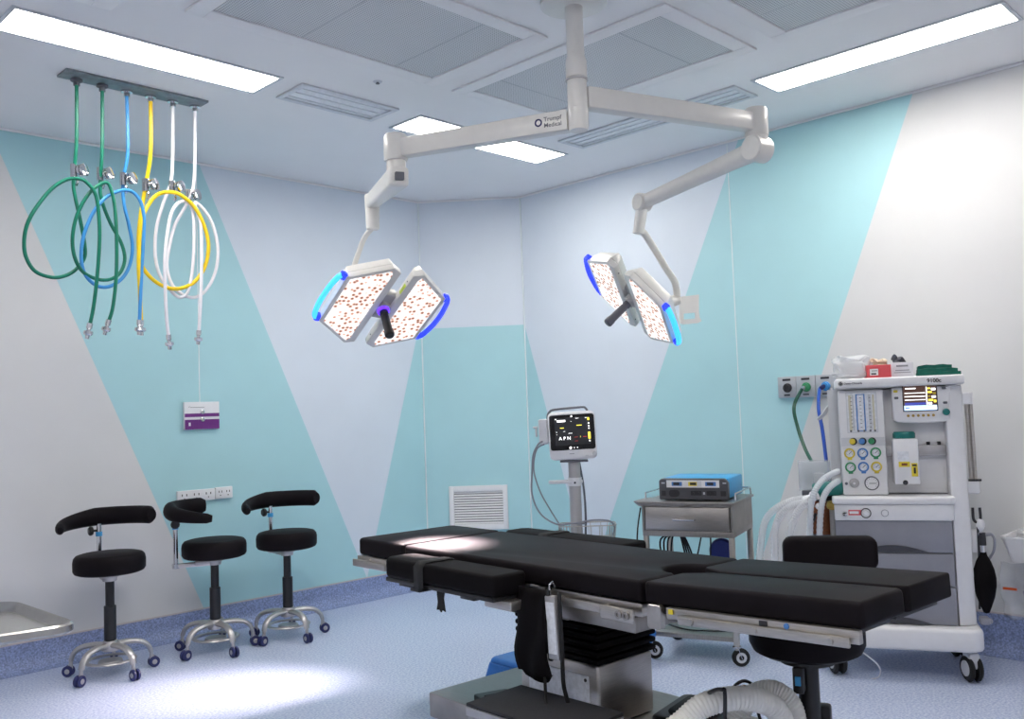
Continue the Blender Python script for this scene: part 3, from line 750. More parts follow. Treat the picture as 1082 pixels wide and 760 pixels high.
# accessory rails on both sides
for s in (-1, 1):
    b = MB().box((s*.283, -.26, .626), (.010, .27, .028), bev=.003)
    for yy in (-.36, -.16): b.cyl((s*.25, yy, .626), (s*.292, yy, .626), .009, seg=12)
    b.build('side_rail', St, OT)
    b = MB().box((s*.283, .48, .628), (.010, .5, .028), bev=.003)
    for yy in (.3, .65): b.cyl((s*.25, yy, .628), (s*.292, yy, .628), .009, seg=12)
    b.build('side_rail', St, OT)
cl_ = MB().box((-.298, -.447, .623), (.014, .135, .042), bev=.006).build('rail_clamp', St, OT)
for yy in (-.46, -.49): MB().lathe([(0, 0), (.013, 0), (.013, .006), (.006, .007), (.006, .003), (0, .003)], (-.305, yy, .624), (-1, 0, 0), 16).build('bolt', X['steel2'], cl_)
MB().prism(rrect(-.026, -.036, .026, .036, .01), -.272, -.25, bev=.002, seg=1).build('hinge_plate', St, OT, loc=(0, -.565, .628), rot=(0, -PI/2, 0)).matrix_local = Matrix.Translation((0, -.568, .626)) @ Matrix(((0, 0, 1, 0), (1, 0, 0, 0), (0, 1, 0, 0), (0, 0, 0, 1)))
# pads
def pad(name, poly, z0, z1, parent, mtx=None, bev=.014, m=None):
    return MB().prism(poly, z0, z1, bev=bev, seg=3).build(name, m or Lp, parent, mtx=mtx)
pad('head_pad', [(-.262, .747), (.262, .747), (.262, 1.07), (.24, 1.095), (-.24, 1.095), (-.262, 1.08)], .655, .726, OT)
MB().box((0, .94, .640), (.49, .32, .024), bev=.003).build('head_frame', X['blackp'], OT)
for s in (-1, 1):
    b = MB().box((s*.272, .985, .6215), (.012, .25, .03), bev=.003)
    b.box((s*.256, .955, .638), (.018, .27, .028), bev=.002)
    b.lathe([(0, 0), (.012, 0), (.01, .008), (0, .008)], (s*.265, .99, .638), (s, 0, 0), 14); b.build('head_rail', St, OT)
MB().box((-.22, 1.0, .607), (.02, .06, .02), bev=.003).build('head_latch', X['blackp'], OT)
# torso pad with the semicircular cut-out at its leg end
cut = [(.085*math.cos(a), -.508+.10*math.sin(a)) for a in [PI*k/10 for k in range(11)]]
poly = [(-.26, -.508)] + [(x, y) for x, y in cut[::-1]] + [(.26, -.508), (.26, .742), (-.26, .742)]
pad('torso_pad', poly, .655, .724, OT)
# leg section, raised a little towards the feet
tilt = Matrix.Translation((0, -.515, .69)) @ Matrix.Rotation(math.radians(-2.3), 4, 'X')
b_near = [(-.258, -.006), (-.258, -.705), (-.032, -.705), (-.022, -.69), (-.022, -.10), (-.075, -.006)][::-1]
b_far = [(.26, -.006), (.26, -.70), (.006, -.70), (-.004, -.69), (-.004, -.10), (.05, -.006)]
pad('leg_pad', b_near, -.035, .034, OT, tilt); pad('leg_pad', b_far, -.035, .034, OT, tilt)
for x0, x1 in ((-.25, -.03), (.004, .252)):
    b = MB().box(((x0+x1)/2, -.36, -.0475), (x1-x0, .6, .023), bev=.003); b.build('leg_frame', X['blackp'], OT, mtx=tilt)
for s in (-1, 1):
    b = MB().box((s*.263, -.40 if s < 0 else -.34, -.05), (.02, .6 if s < 0 else .44, .034), bev=.003, mi=0)
    b.build('leg_rail_carrier', St, OT, mtx=tilt)
    b = MB().box((s*.283, -.415 if s < 0 else -.34, -.062), (.010, .53 if s < 0 else .38, .026), bev=.004)
    for yy in ((-.2, -.41, -.63) if s < 0 else (-.2, -.41)): b.lathe([(0, 0), (.009, 0), (.008, .005), (0, .005)], (s*.288, yy, -.062), (s, 0, 0), 14); b.cyl((s*.27, yy, -.062), (s*.28, yy, -.062), .008, seg=12)
    b.build('leg_rail', St, OT, mtx=tilt)
MB().box((-.2745, -.118, -.044), (.004, .016, .014), bev=.001).build('warning_sticker', X['stkyel'], OT, mtx=tilt)
b = MB()
b.box((-.2745, -.43, -.043), (.004, .024, .014), bev=.001).build('leg_catch', X['ink'], OT, mtx=tilt)
MB().lathe([(0, 0), (.008, 0), (.007, .004), (0, .004)], (-.273, -.5, -.043), (-1, 0, 0), 14).build('release_button', X['blue'], OT, mtx=tilt)
# arm boards with strapped pads
for s, xc, y0, y1 in ((-1, -.35, -.015, .655), (1, .375, .06, .79)):
    w = .075
    ab = MB().box((xc, (y0+y1)/2, .6235), (w*1.8, y1-y0-.03, .016), bev=.003).box((s*.29, (y0+y1)/2-.12, .604), (.16, .08, .024), bev=.004).build('arm_board', X['blackp'], OT)
    pl = [(xc-w, y0), (xc+w, y0), (xc+w, y1-.03), (xc+w-.03, y1), (xc-w+.03, y1), (xc-w, y1-.03)]
    MB().prism(pl, .632, .706 if s < 0 else .716, bev=.014).build('arm_pad', X['leather2'], ab)
    yy = y0+(y1-y0)*.63; zt = .7085 if s < 0 else .7185
    loop = [(xc-w-.003, .64), (xc-w-.003, zt-.016), (xc-w+.014, zt), (xc+w-.014, zt), (xc+w+.003, zt-.016), (xc+w+.003, .612), (xc-w-.003, .612)]
    t = bmesh.new(); A = [t.verts.new((x, yy-.028, z)) for x, z in loop]; B = [t.verts.new((x, yy+.028, z)) for x, z in loop]
    for i in range(len(loop)):
        j = (i+1) % len(loop); t.faces.new((A[i], A[j], B[j], B[i]))
    bb = MB(); bb.add(t); sp = bb.build('strap', X['vinylstrap'], ab); sm = sp.modifiers.new('s', 'SOLIDIFY'); sm.thickness = .003; sm.offset = 1
    if s < 0:
        b = MB(); yq = yy-.10; xq = xc-w+.02
        prof = [(yq-.022, .613), (yq-.016, .59), (yq-.02, .565), (yq-.024, .545), (yq-.008, .55), (yq, .54), (yq+.01, .548), (yq+.026, .546), (yq+.018, .575), (yq+.022, .6), (yq+.022, .613)]
        b.prism([(y, z) for y, z in prof], 0, .004, mtx=Matrix(((0, 0, 1, xq), (1, 0, 0, 0), (0, 1, 0, 0), (0, 0, 0, 1))))
        b.build('strap_tail', X['vinylstrap'], ab)
        MB().box((xc, y1-.13, .610), (.11, .09, .012), bev=.003).box((xc-.02, y1-.18, .598), (.06, .06, .014), bev=.003).build('pad_bracket', X['blackp'], ab)
        MB().box((-.31, y0+.05, .599), (.12, .14, .034), bev=.006).build('board_bracket', St, ab)
# things hung on the table: black side flap and the remote control
def hang(x, y): return OT.location + Vector((x*math.cos(math.radians(-3.7))-y*math.sin(math.radians(-3.7)), x*math.sin(math.radians(-3.7))+y*math.cos(math.radians(-3.7)), 0))
fl = empty('body_strap', hang(-.312, -.085), math.radians(-3.7), 'wide black flap hanging over the table rail beside the arm board', 'strap')
n = 12; t = bmesh.new(); g = []
for i in range(n+1):
    row = []
    for k in range(9):
        a = k/8; z = .66-.30*i/n; y = .07-.145*a + .006*math.sin(i*.9)
        if i == n: z += .004*math.sin(a*5)+(.03 if k in (0, 8) else .006 if k in (1, 7) else 0)
        pass
        row.append(t.verts.new((-.004-.02*math.sin(i/n*PI*.9)+.006*math.sin(a*9+i*.5), y, z)))
    g.append(row)
for i in range(n):
    for k in range(8): t.faces.new((g[i][k], g[i+1][k], g[i+1][k+1], g[i][k+1]))
bb = MB(); bb.add(t); o = bb.build('flap', X['leather2'], fl); sm = o.modifiers.new('s', 'SOLIDIFY'); sm.thickness = .01
MB().tube([(.01, .05, .655), (.0, .0, .665), (.01, -.05, .655)], .008, 8, smooth=4).build('hook', X['blackp'], fl)
MB().box((-.006, -.08, .55), (.012, .018, .23), bev=.004).build('loose_webbing', X['vinylstrap'], fl)
MB().tube([(-.012, -.055, .38), (-.018, -.062, .34), (-.03, -.075, .305), (-.03, -.10, .285)], .007, 8, smooth=5, flat=(1, .5)).build('dangling_loop', X['vinylstrap'], fl)
rc = empty('remote_control', hang(-.315, -.182), math.radians(-3.7), 'grey handset with a printed label hanging on a hook from the table rail', 'remote control')
b = MB().box((0, 0, .545), (.022, .05, .205), bev=.006, rot=Matrix.Rotation(math.radians(-3), 3, 'X')); b.build('handset', X['alu'], rc)
MB().box((-.0116, 0, .545), (.002, .038, .165), rot=Matrix.Rotation(math.radians(-3), 3, 'X')).build('keypad_label', X['label'], rc)
MB().box((.0, .012, .658), (.008, .010, .05), bev=.002).tube([(0, .012, .68), (.012, .012, .688), (.024, .012, .67)], .004).build('hook', X['chrome'], rc)
MB().tube([(.002, -.03, .66), (-.004, -.035, .63), (-.002, -.036, .5), (.0, -.034, .42), (.01, -.026, .36), (.03, -.022, .30), (.05, -.02, .22), (.06, -.015, .185)], .007, 8, smooth=6).build('cable', X['rubber'], rc)

# ------------------------------------------------------------------ foot step, pedals and blue step by the table
def tl(x, y, z=0): return hang(x, y)+Vector((0, 0, z))
fs = empty('foot_step', (2.145, 2.045, 0), math.radians(-1), 'low step stool with black ribbed top in front of the table base', 'step stool')
MB().box((0, 0, .298), (.255, .455, .012), bev=.003).build('tread', X['ribrub'], fs)
b = MB()
for s in (-1, 1):
    b.box((s*.122, 0, .277), (.014, .455, .028), bev=.002); b.box((0, s*.2205, .277), (.23, .014, .028), bev=.002)
b.build('edge_frame', X['alu'], fs)
for sx in (-1, 1):
    for sy in (-1, 1): MB().box((sx*.112, sy*.21, .1315), (.026, .026, .263), bev=.003).build('leg', X['alu'], fs)
fp = empty('foot_pedal', tl(-.19, .24, .178), math.radians(-20), 'flat black foot pedal lying on the table base behind the step', 'pedal')
MB().prism(rrect(-.07, -.11, .07, .11, .015), .001, .022, bev=.004).build('housing', X['blackp'], fp)
MB().box((-.0, -.02, .027), (.11, .12, .01), bev=.004, rot=Matrix.Rotation(.05, 3, 'X')).build('treadle', X['rubber'], fp)
fp = empty('foot_pedal', tl(.12, -.42, .178), math.radians(10), 'black domed foot pedal with steel rim on the right end of the table base', 'pedal')
MB().prism(rrect(-.14, -.12, .14, .12, .03), .001, .055, bev=.012).build('housing', X['blackp'], fp)
MB().prism(rrect(-.145, -.125, .145, .125, .034), .001, .012, bev=.003).build('rim', X['steel'], fp)
MB().prism(rrect(-.10, -.08, .10, .08, .03), .052, .068, bev=.008).build('treadle', X['rubber'], fp)
bs = empty('blue_step', (3.125, 2.975, 0), math.radians(-4), 'blue plastic step half hidden behind the table base', 'step stool')
b = MB().prism(rrect(-.15, -.22, .15, .22, .03), .07, .095, bev=.012, top=rrect(-.14, -.21, .14, .21, .03))
b.build('top', X['boxblue'], bs)
b = MB()
MB().prism(rrect(-.17, -.24, .17, .24, .04), 0, .072, bev=.006, top=rrect(-.152, -.222, .152, .222, .035)).build('skirt', X['boxblue'], bs)
MB().prism(rrect(-.03, -.012, .03, .012, .01), .094, .0965).build('hand_hole', X['ink'], bs, loc=(0, -.0, 0))

# ------------------------------------------------------------------ flexible warming hose on the floor
fh = empty('air_hose', (2.5, 1.47, 0), 0, 'white ribbed air hose curling beside the table base', 'hose')
def lp(p): return Vector(p)-Vector((2.5, 1.47, 0))
pth = [Vector((2.10, 1.70, .04)), Vector((2.14, 1.715, .06)), at(668, 800, 2.72), at(716, 768, 2.72), at(745, 745, 2.73), at(785, 738, 2.75), at(818, 748, 2.78), at(826, 775, 2.8), at(800, 800, 2.82), at(780, 790, 2.9), at(776, 765, 2.95), at(792, 738, 2.95), at(816, 731, 2.92), at(835, 745, 2.9), at(842, 775, 2.9), at(846, 815, 2.9), at(848, 838, 2.9)]
MB().tube([lp(p) for p in pth], .037, 18, smooth=18, rib=.93).build('ribbed_tube', X['flex'], fh)
wf = empty('wire_frame', (2.47, 1.53, 0), 0, 'bent black wire bracket standing over the white ribbed hose', 'bracket')
q = lambda x, y, d: at(x, y, d)-Vector((2.47, 1.53, 0))
foot = q(766, 745, 2.62); f2 = q(735, 742, 2.86)
MB().tube([Vector((2.308-2.47, 1.487-1.53, .004)), q(766, 790, 2.62), q(766, 735, 2.62), q(763, 729, 2.63), q(752, 731, 2.7), q(737, 743, 2.85), q(728, 760, 2.9), Vector((2.461-2.47, 1.736-1.53, .181))], .006, 8, smooth=5).build('bent_wire', X['blackp'], wf)
cb = empty('power_cable', (2.6, 1.42, 0), 0, 'black cable arching behind the white ribbed hose', 'cable')
q = lambda x, y, d: at(x, y, d)-Vector((2.6, 1.42, 0))
MB().tube([Vector((2.785-2.6, 1.735-1.42, .186)), q(768, 745, 3.06), q(774, 728, 3.06), q(784, 720, 3.06), q(793, 722, 3.06), q(799, 730, 3.06), q(803, 760, 3.04), Vector((2.82-2.6, 1.585-1.42, .007)), Vector((2.88-2.6, 1.56-1.42, .006))], .0055, 8, smooth=6).build('cord', X['rubber'], cb)
MB().ball(q(786, 727, 3.06), .014, (1, 1, .7)).build('cable_clip', X['brown'], cb)

# ------------------------------------------------------------------ anaesthetist's chair
oc = empty('office_stool', (2.86, 1.50, 0), math.radians(20), 'black padded stool with low backrest between the table and anaesthesia machine', 'stool')
b = MB().lathe([(0, .412), (.15, .412), (.175, .425), (.187, .45), (.187, .49), (.17, .51), (0, .515)], seg=36); b.build('seat', X['leather'], oc)
MB().cyl((0, 0, .385), (0, 0, .413), .09, seg=24).build('seat_plate', X['blackp'], oc)
MB().cyl((0, 0, .10), (0, 0, .386), .034, seg=24).build('gas_column', X['blackp'], oc)
for k in range(5):
    a = math.radians(20+72*k)
    lg = MB().beam((.02*math.cos(a), .02*math.sin(a), .115), (.27*math.cos(a), .27*math.sin(a), .075), .05, .04, .032, .026, bev=.007).build('leg', X['blackp'], oc)
    x, y = .268*math.cos(a), .268*math.sin(a); tx_ = Vector((-math.sin(a), math.cos(a), 0))
    MB().cyl(Vector((x, y, .027))-tx_*.02, Vector((x, y, .027))+tx_*.02, .027, seg=18, bev=.005).cyl((x, y, .03), (x, y, .07), .007, seg=10).build('caster', X['rubber'], lg)
MB().box((-.075, .02, .345), (.05, .035, .085), bev=.006).build('height_lever_box', X['blackp'], oc)
MB().box((-.102, .02, .345), (.004, .018, .03), bev=.001).build('lever_label', X['esublue'], oc)
MB().box((.06, -.035, .195), (.05, .05, .07), bev=.01).cyl((.02, -.02, .185), (.06, -.035, .185), .012).build('footrest_clamp', X['blackp'], oc)
# backrest of that stool: bar rising behind the seat and a padded oblong
bp = at(876, 584, 3.33)
br = Matrix.Rotation(math.radians(-20), 4, 'Z')
bl = br @ (bp-Vector(oc.location)); ang = math.radians(-56-20)
MB().tube([(bl.x*.25, bl.y*.25, .398), (bl.x*.7, bl.y*.7, .40), (bl.x*1.02, bl.y*1.02, .44), (bl.x*1.08, bl.y*1.08, .58), (bl.x*1.04, bl.y*1.04, bl.z)], .013, 10, smooth=5).build('back_bar', X['blackp'], oc)
bm_ = Matrix.Translation(bl) @ Matrix.Rotation(ang, 4, 'Z')
t = MB().prism(rrect(-.165, -.062, .165, .062, .035), -.03, .03, bev=.02, seg=3, mtx=RX)
for v in t.bm.verts: v.co.y -= .6*v.co.x*v.co.x
t.build('backrest', X['leather'], oc, mtx=bm_)

# ------------------------------------------------------------------ patient monitor on a rolling stand
mp = at(607, 500, 5.2); MX = Vector((mp.x, mp.y, 0))
ms = empty('monitor_stand', MX, math.radians(-48), 'pale grey rolling pole stand with wire basket carrying the patient monitor', 'monitor stand')
MB().cyl((0, 0, .09), (0, 0, .955), .034, seg=24).build('pole', X['offw2'], ms)
for k in range(5):
    a = math.radians(90+72*k)
    lg = MB().beam((.02*math.cos(a), .02*math.sin(a), .09), (.25*math.cos(a), .25*math.sin(a), .075), .05, .035, .034, .024).build('leg', X['white2'], ms)
    MB().cyl((.25*math.cos(a)-.012, .25*math.sin(a), .032), (.25*math.cos(a)+.012, .25*math.sin(a), .032), .032, seg=18).build('caster', X['rubber'], lg)
b = MB().prism(rrect(-.15, -.035, .045, .025, .02), .83, .848, bev=.004, top=rrect(-.15, -.04, .045, .03, .02)); b.cyl((0, 0, .815), (0, 0, .862), .04, seg=24); b.build('side_hook', X['white'], ms)
MB().cyl((-.0, -.045, .835), (-.0, -.048, .835), .006).build('hook_screw', X['ink'], ms)
b = MB()   # wire basket in front of the pole
for z, g in ((.60, 1), (.52, .94)): b.tube([(x*g+.06, y*g-.0, z) for x, y in rrect(-.16, -.13, .16, .05, .04)], .0035, 6, closed=True)
rr = rrect(-.16, -.13, .16, .05, .04, 4)
for i, (x, y) in enumerate(rr): b.tube([(x+.06, y, .6), (x*.94+.06, y*.94, .52)], .002, 5)
for k in range(5):
    b.tube([(-.10+k*.06+.0, -.12, .6), (-.10+k*.06, -.118, .52), (-.10+k*.06, .042, .52), (-.10+k*.06, .045, .6)], .002, 5)
    b.tube([(-.055+k*.06+.0, -.12, .6), (-.055+k*.06, -.118, .52)], .002, 5)
b.build('wire_basket', X['steel'], ms)
MB().tube([(.03, .045, .95), (.05, .04, .8), (.055, .03, .65), (.05, .04, .5), (.04, .04, .2)], .006, 8, smooth=5).build('power_lead', X['grey2'], ms)
mo = empty('patient_monitor', MX+Vector((0, 0, .956)), math.radians(-48), 'patient monitor with black screen and grey carrying handle on the pole stand', 'monitor')
def tiltm(): return Matrix.Rotation(math.radians(-4), 4, 'X')
TMn = Matrix.Translation((0, 0, .004)) @ Matrix.Rotation(math.radians(-1.5), 4, 'Y')
MB().prism(rrect(-.136, .006, .134, .278, .03), -.06, .055, bev=.012, mtx=RX).build('casing', X['white'], mo, mtx=TMn)
MB().box((0, 0, .0), (.16, .09, .01), bev=.002).build('mount_plate', X['grey2'], mo)
sc = MB().prism(rrect(-.127, .062, .127, .262, .014), .0545, .059, bev=.002, seg=1, mtx=RX).build('screen', X['screen'], mo, mtx=TMn)
def S(b, x0, z0, x1, z1, mi, y=-.0595): b.quad([(x0, y, z0), (x1, y, z0), (x1, y, z1), (x0, y, z1)], mi)
b = MB(); S(b, -.098, .09, .10, .245, 0)
y2 = -.0600
S(b, -.083, .222, -.036, .233, 1, y2)
for x0, z0, x1, z1, mi in [(-.095, .236, -.086, .241, 1), (-.068, .186, -.046, .190, 2), (.026, .197, .056, .201, 2), (.022, .238, .04, .240, 1), (-.006, .222, 0, .224, 1), (-.022, .155, 0, .157, 1), (-.05, .167, -.04, .169, 1),
                           (.01, .132, .03, .134, 3), (.06, .132, .08, .135, 3), (.012, .11, .03, .112, 3), (.09, .225, .1, .240, 2), (.092, .205, .099, .211, 1), (.092, .19, .099, .196, 1), (.092, .176, .099, .182, 1),
                           (.089, .12, .102, .158, 2), (.092, .105, .1, .112, 1), (-.09, .15, -.087, .153, 1), (-.09, .163, -.087, .168, 1), (.044, .130, .046, .138, 2), (.076, .238, .086, .241, 1)]:
    S(b, x0, z0, x1, z1, mi, y2)
b.build('display', [X['sc_grey'], X['sc_white'], X['sc_yellow'], X['sc_red']], sc)
text('display_text', 'A P N', .027, X['sc_white'], sc, front(-.078, -.0600, .120), bold=.0001)
b = MB()
for x, r in ((-.015, .007), (.006, .0025), (.024, .0025)): b.cyl((x, -.0585, .074), (x, -.0602, .074), r, seg=12)
b.ring((-.0, -.0595, .252), .004, .0012, (0, 1, 0), 12, 6); b.build('screen_marks', X['sc_white'], sc)
b = MB().lathe([(0, 0), (.013, 0), (.012, .014), (0, .016)], (.118, -.056, .035), (0, -1, 0), 20).box((.075, -.057, .027), (.016, .004, .006), bev=.001).build('control_knob', X['white2'], mo, mtx=TMn)
MB().box((-.01, -.0575, .04), (.028, .001, .003)).build('maker_mark', X['grey'], mo, mtx=TMn)
MB().tube([(-.135, 0, .225), (-.134, 0, .262), (-.12, 0, .285), (-.09, 0, .295), (.06, 0, .3), (.085, 0, .293), (.095, 0, .277)], .0065, 10, smooth=5, flat=(1, 1.6)).build('carrying_handle', X['grey2'], mo, mtx=TMn)
b = MB().prism(rrect(-.19, .10, -.137, .245, .012), -.05, .05, bev=.006, mtx=RX)
b.box((-.205, -.02, .17), (.012, .03, .05), bev=.003); b.cyl((-.195, -.01, .2), (-.222, -.01, .2), .006); b.box((-.165, -.03, .115), (.05, .06, .02), bev=.004)
b.build('side_module', X['white2'], mo, mtx=TMn)
pc = empty('patient_cables', MX+Vector((0, 0, 0)), math.radians(-48), 'grey patient leads looping from the monitor side module down to the basket', 'cable')
MB().tube([(-.175, -.075, 1.075), (-.20, -.09, 1.06), (-.23, -.08, 1.0), (-.24, -.07, .9), (-.245, -.07, .78), (-.2, -.08, .67), (-.11, -.09, .61), (-.02, -.08, .612), (.05, -.07, .606)], .005, 8, smooth=6).tube([(-.165, -.078, 1.06), (-.21, -.09, 1.03), (-.23, -.085, .92), (-.2, -.085, .8), (-.15, -.085, .7), (-.10, -.09, .615)], .004, 8, smooth=6).tube([(.0, -.07, .612), (.1, -.03, .62), (.19, -.02, .61), (.215, .0, .57), (.205, .0, .53)], .005, 8, smooth=6).build('leads', X['grey'], pc)

# ------------------------------------------------------------------ steel cart with the electrosurgical unit
CT = empty('instrument_cart', (3.695, 2.79, 0), math.radians(-72), 'brushed steel trolley with one drawer under the blue electrosurgical unit', 'cart')
w_, d_ = .455, .42
b = MB().box((w_/2, d_/2, .772), (w_+.02, d_+.02, .012), bev=.002).build('top', S2, CT)
b = MB()
b.box((w_/2, d_/2, .7605), (w_, d_, .013)); b.box((w_/2, d_/2, .622), (w_, d_, .028), bev=.002)
b.box((.006, d_/2, .695), (.012, d_, .13)); b.box((w_-.006, d_/2, .695), (.012, d_, .13)); b.box((w_/2, d_-.006, .695), (w_-.024, .012, .13))
b.build('drawer_case', S2, CT)
dw = MB().box((w_/2, .012, .695), (w_-.034, .026, .112), bev=.003).build('drawer', St, CT)
MB().tube([(.165, 0, .692), (.165, -.022, .692), (.27, -.022, .692), (.27, 0, .692)], .005, 10).build('handle', X['chrome'], dw)
for x in (.0135, w_-.0135):
    for y in (.0135, d_-.0135):
        lg = MB().box((x, y, .355), (.025, .025, .508), bev=.002).cyl((x, y, .1), (x, y, .078), .01, seg=12).build('leg', St, CT)
        yaw = -1.1
        v = Vector((math.cos(yaw), math.sin(yaw), 0)); h = Vector((.012, .018, 0))
        c0 = Vector((x, y, .042))+h
        MB().cyl(c0-v*.012, c0+v*.012, .042, seg=28, bev=.005, mi=0).cyl(c0-v*.0135, c0+v*.0135, .025, seg=20, mi=1).cyl(c0-v*.0145, c0+v*.0145, .012, seg=14, mi=0).build('caster', [X['rubber'], X['white2']], lg)
        MB().beam(c0+v*.017, Vector((x, y, .094))+v*.017, .026, .003, bev=0, up=v.cross((0, 0, 1))).beam(c0-v*.017, Vector((x, y, .094))-v*.017, .026, .003, bev=0, up=v.cross((0, 0, 1))).box((x, y, .094), (.036, .036, .006)).build('fork', X['chrome'], lg)
MB().box((w_/2, d_/2, .128), (w_-.055, d_-.055, .012), bev=.003).box((w_/2, .03, .117), (w_-.055, .005, .012)).build('lower_shelf', S2, CT)
b = MB()
for y in (.04, d_-.01): pass
b.tube([(.0, .07, .78), (.0, .07, .815), (.0, .40, .815), (.0, .41, .78)], .004, 8)
b.tube([(w_, .07, .78), (w_, .07, .815), (w_, .40, .815), (w_, .41, .78)], .004, 8)
b.tube([(0, .41, .78), (0, .41, .815), (w_, .41, .815), (w_, .41, .78)], .004, 8)
b.build('guard_rail', X['chrome'], CT)
MB().prism([(-.001, .05), (-.001, .33), (-.055, .27), (-.06, .12)], .742, .768, bev=.003, top=[(-.001, .03), (-.001, .35), (-.075, .28), (-.08, .10)]).build('push_handle', S2, CT)
ES = empty('electrosurgical_unit', Vector(CT.location)+Vector((0, 0, .7785)), math.radians(-72), 'electrosurgical unit with blue casing and dark front panel on the steel cart', 'medical device')
MB().box((.255, .225, .06), (.335, .30, .10), bev=.008).build('casing', X['esublue'], ES)
f = MB().prism([(.072, .006), (.40, .006), (.40, .088), (.385, .11), (.085, .11), (.072, .10)], -.075, -.045, bev=.004, seg=1, mtx=RX).build('front_panel', X['esudark'], ES)
b = MB(); yf = .0442
def q2(x0, z0, x1, z1, mi, y=yf): b.box(((x0+x1)/2, y, (z0+z1)/2), (x1-x0, .002, z1-z0), mi=mi)
f.matrix_local = Matrix.Translation((.004, 0, 0)) @ Matrix.Diagonal((1.06, 1, 1, 1))
q2(.11, .066, .36, .102, 0)
for x, m in ((.135, 1), (.215, 2), (.295, 1)):
    q2(x, .074, x+.05, .094, m, .0435); q2(x+.008, .078, x+.038, .091, 3, .043)
q2(.256, .07, .278, .099, 4, .0434)
b.build('control_strip', [X['white'], X['blue'], X['stkyel'], X['ink'], X['white2']], f)
b = MB(); yf = .0442
q2(.085, .025, .105, .05, 0); 
b.prism(rrect(.12, .02, .172, .055, .016), -.0455, -.042, mtx=RX); q2(.225, .028, .275, .05, 0); q2(.30, .028, .345, .05, 0); q2(.365, .025, .39, .05, 0)
for x in (.237, .262, .312, .334): b.cyl((x, .044, .039), (x, .038, .039), .006, seg=12)
b.build('sockets', X['ink'], f)
b = MB()
for x in (.085, .376): q2(x, .085, x+.016, .091, 0)
q2(.283, .032, .292, .044, 0); b.build('print_marks', X['silverprint'], f)
for x in (.1, .37):
    for y in (.1, .34): MB().cyl((x, y, 0), (x, y, .012), .01).build('foot', X['rubber'], ES)
# foot switch hanging on its cable and cables stored below the drawer
fsw = empty('foot_switch', Vector(CT.location), math.radians(-72), 'round navy blue foot switch hanging by its cable under the cart', 'foot switch')
MB().lathe([(0, -.02), (.058, -.02), (.064, -.008), (.064, .008), (.058, .02), (0, .02)], (.345, .2, .515), (0, 1, .1), 32).build('disc', X['navyp'], fsw)
MB().tube([(.345, .2, .578), (.345, .2, .607)], .004, 8).build('cable', X['rubber'], fsw)
fsb = empty('foot_switch', Vector(CT.location), math.radians(-72), 'blue domed foot switch hung low at the left front leg of the cart', 'foot switch')
MB().lathe([(0, -.05), (.03, -.047), (.058, -.02), (.066, .012), (.06, .025), (0, .03)], (.005, -.075, .135), (0, 0, 1), 28).build('dome', X['boxblue'], fsb)
MB().tube([(.005, -.075, .163), (-.02, -.05, .35), (-.04, .03, .6), (-.04, .10, .735)], .004, 8, smooth=5).build('cable', X['rubber'], fsb)
lc = empty('coiled_cable', Vector(CT.location), math.radians(-72), 'black cables looped below the drawer of the steel cart', 'cable')
b = MB()
for k in range(4):
    b.tube([(.12+.006*k, .16, .603), (.10-.02*k, .16, .57), (.09-.012*k, .17, .45), (.13, .17, .36), (.165+.012*k, .17, .45), (.15+.008*k, .16, .57), (.14, .16, .603)], .0045, 7, smooth=6)
b.tube([(.26, .14, .603), (.24, .14, .52), (.22, .14, .44), (.23, .15, .3), (.28, .2, .145)], .004, 7, smooth=6)
b.tube([(.30, .16, .603), (.295, .16, .5), (.27, .17, .35), (.30, .2, .2), (.33, .22, .145)], .004, 7, smooth=6)
b.tube([(.02, .18, .145), (.15, .1, .14), (.25, .08, .141), (.38, .13, .141), (.3, .25, .141)], .004, 7, smooth=6)
b.build('cables', X['rubber'], lc)

# ------------------------------------------------------------------ anaesthesia machine
AM = empty('anaesthesia_machine', (3.99, 1.98, 0), math.radians(-64), 'tall white and grey anaesthesia machine with gauges, small screen and three drawers', 'anaesthesia machine')
WH, W2 = X['white'], X['white2']
# base with castors
MB().prism([(-.01, .5), (-.01, -.01), (.03, -.045), (.60, -.045), (.638, -.01), (.638, .5)], .135, .235, bev=.018).build('base', WH, AM)
for x, y in ((.03, .03), (.585, .02), (.03, .44), (.585, .44)):
    b = MB(); v = Vector((math.cos(.35), math.sin(.35), 0)); c0 = Vector((x, y, .058))
    for s in (-1, 1):
        b.cyl(c0+v*s*.008, c0+v*s*.028, .058, seg=28, bev=.008, mi=0); b.cyl(c0+v*s*.027, c0+v*s*.031, .034, seg=22, mi=1)
    b.box(c0+Vector((0, 0, .035)), (.05, .07, .07), bev=.012, rot=Matrix.Rotation(.35, 3, 'Z'), mi=1); b.cyl((x, y, .09), (x, y, .137), .016, seg=14, mi=2)
    b.build('caster', [X['rubber'], W2, X['grey2']], AM)
# cabinet and drawers
MB().box((.30, .26, .465), (.49, .44, .46), bev=.006).build('cabinet', W2, AM)
for z0, z1 in ((.556, .698), (.409, .551), (.238, .404)):
    dz = MB().box((.298, .028, (z0+z1)/2), (.49, .024, z1-z0), bev=.005).build('drawer', X['grey'], AM)
    arc = [(.14+.3*k/12, z0+.004+.028*math.sin(PI*k/12)) for k in range(13)]
    MB().prism(arc, -.017, -.010, mtx=RX).build('finger_pull', X['darkgrey'], dz)
# white side column
MB().prism([(.548, .02), (.622, .05), (.622, .42), (.548, .44)], .236, 1.30, bev=.008, top=[(.548, .06), (.622, .07), (.622, .42), (.548, .44)]).build('side_column', WH, AM)
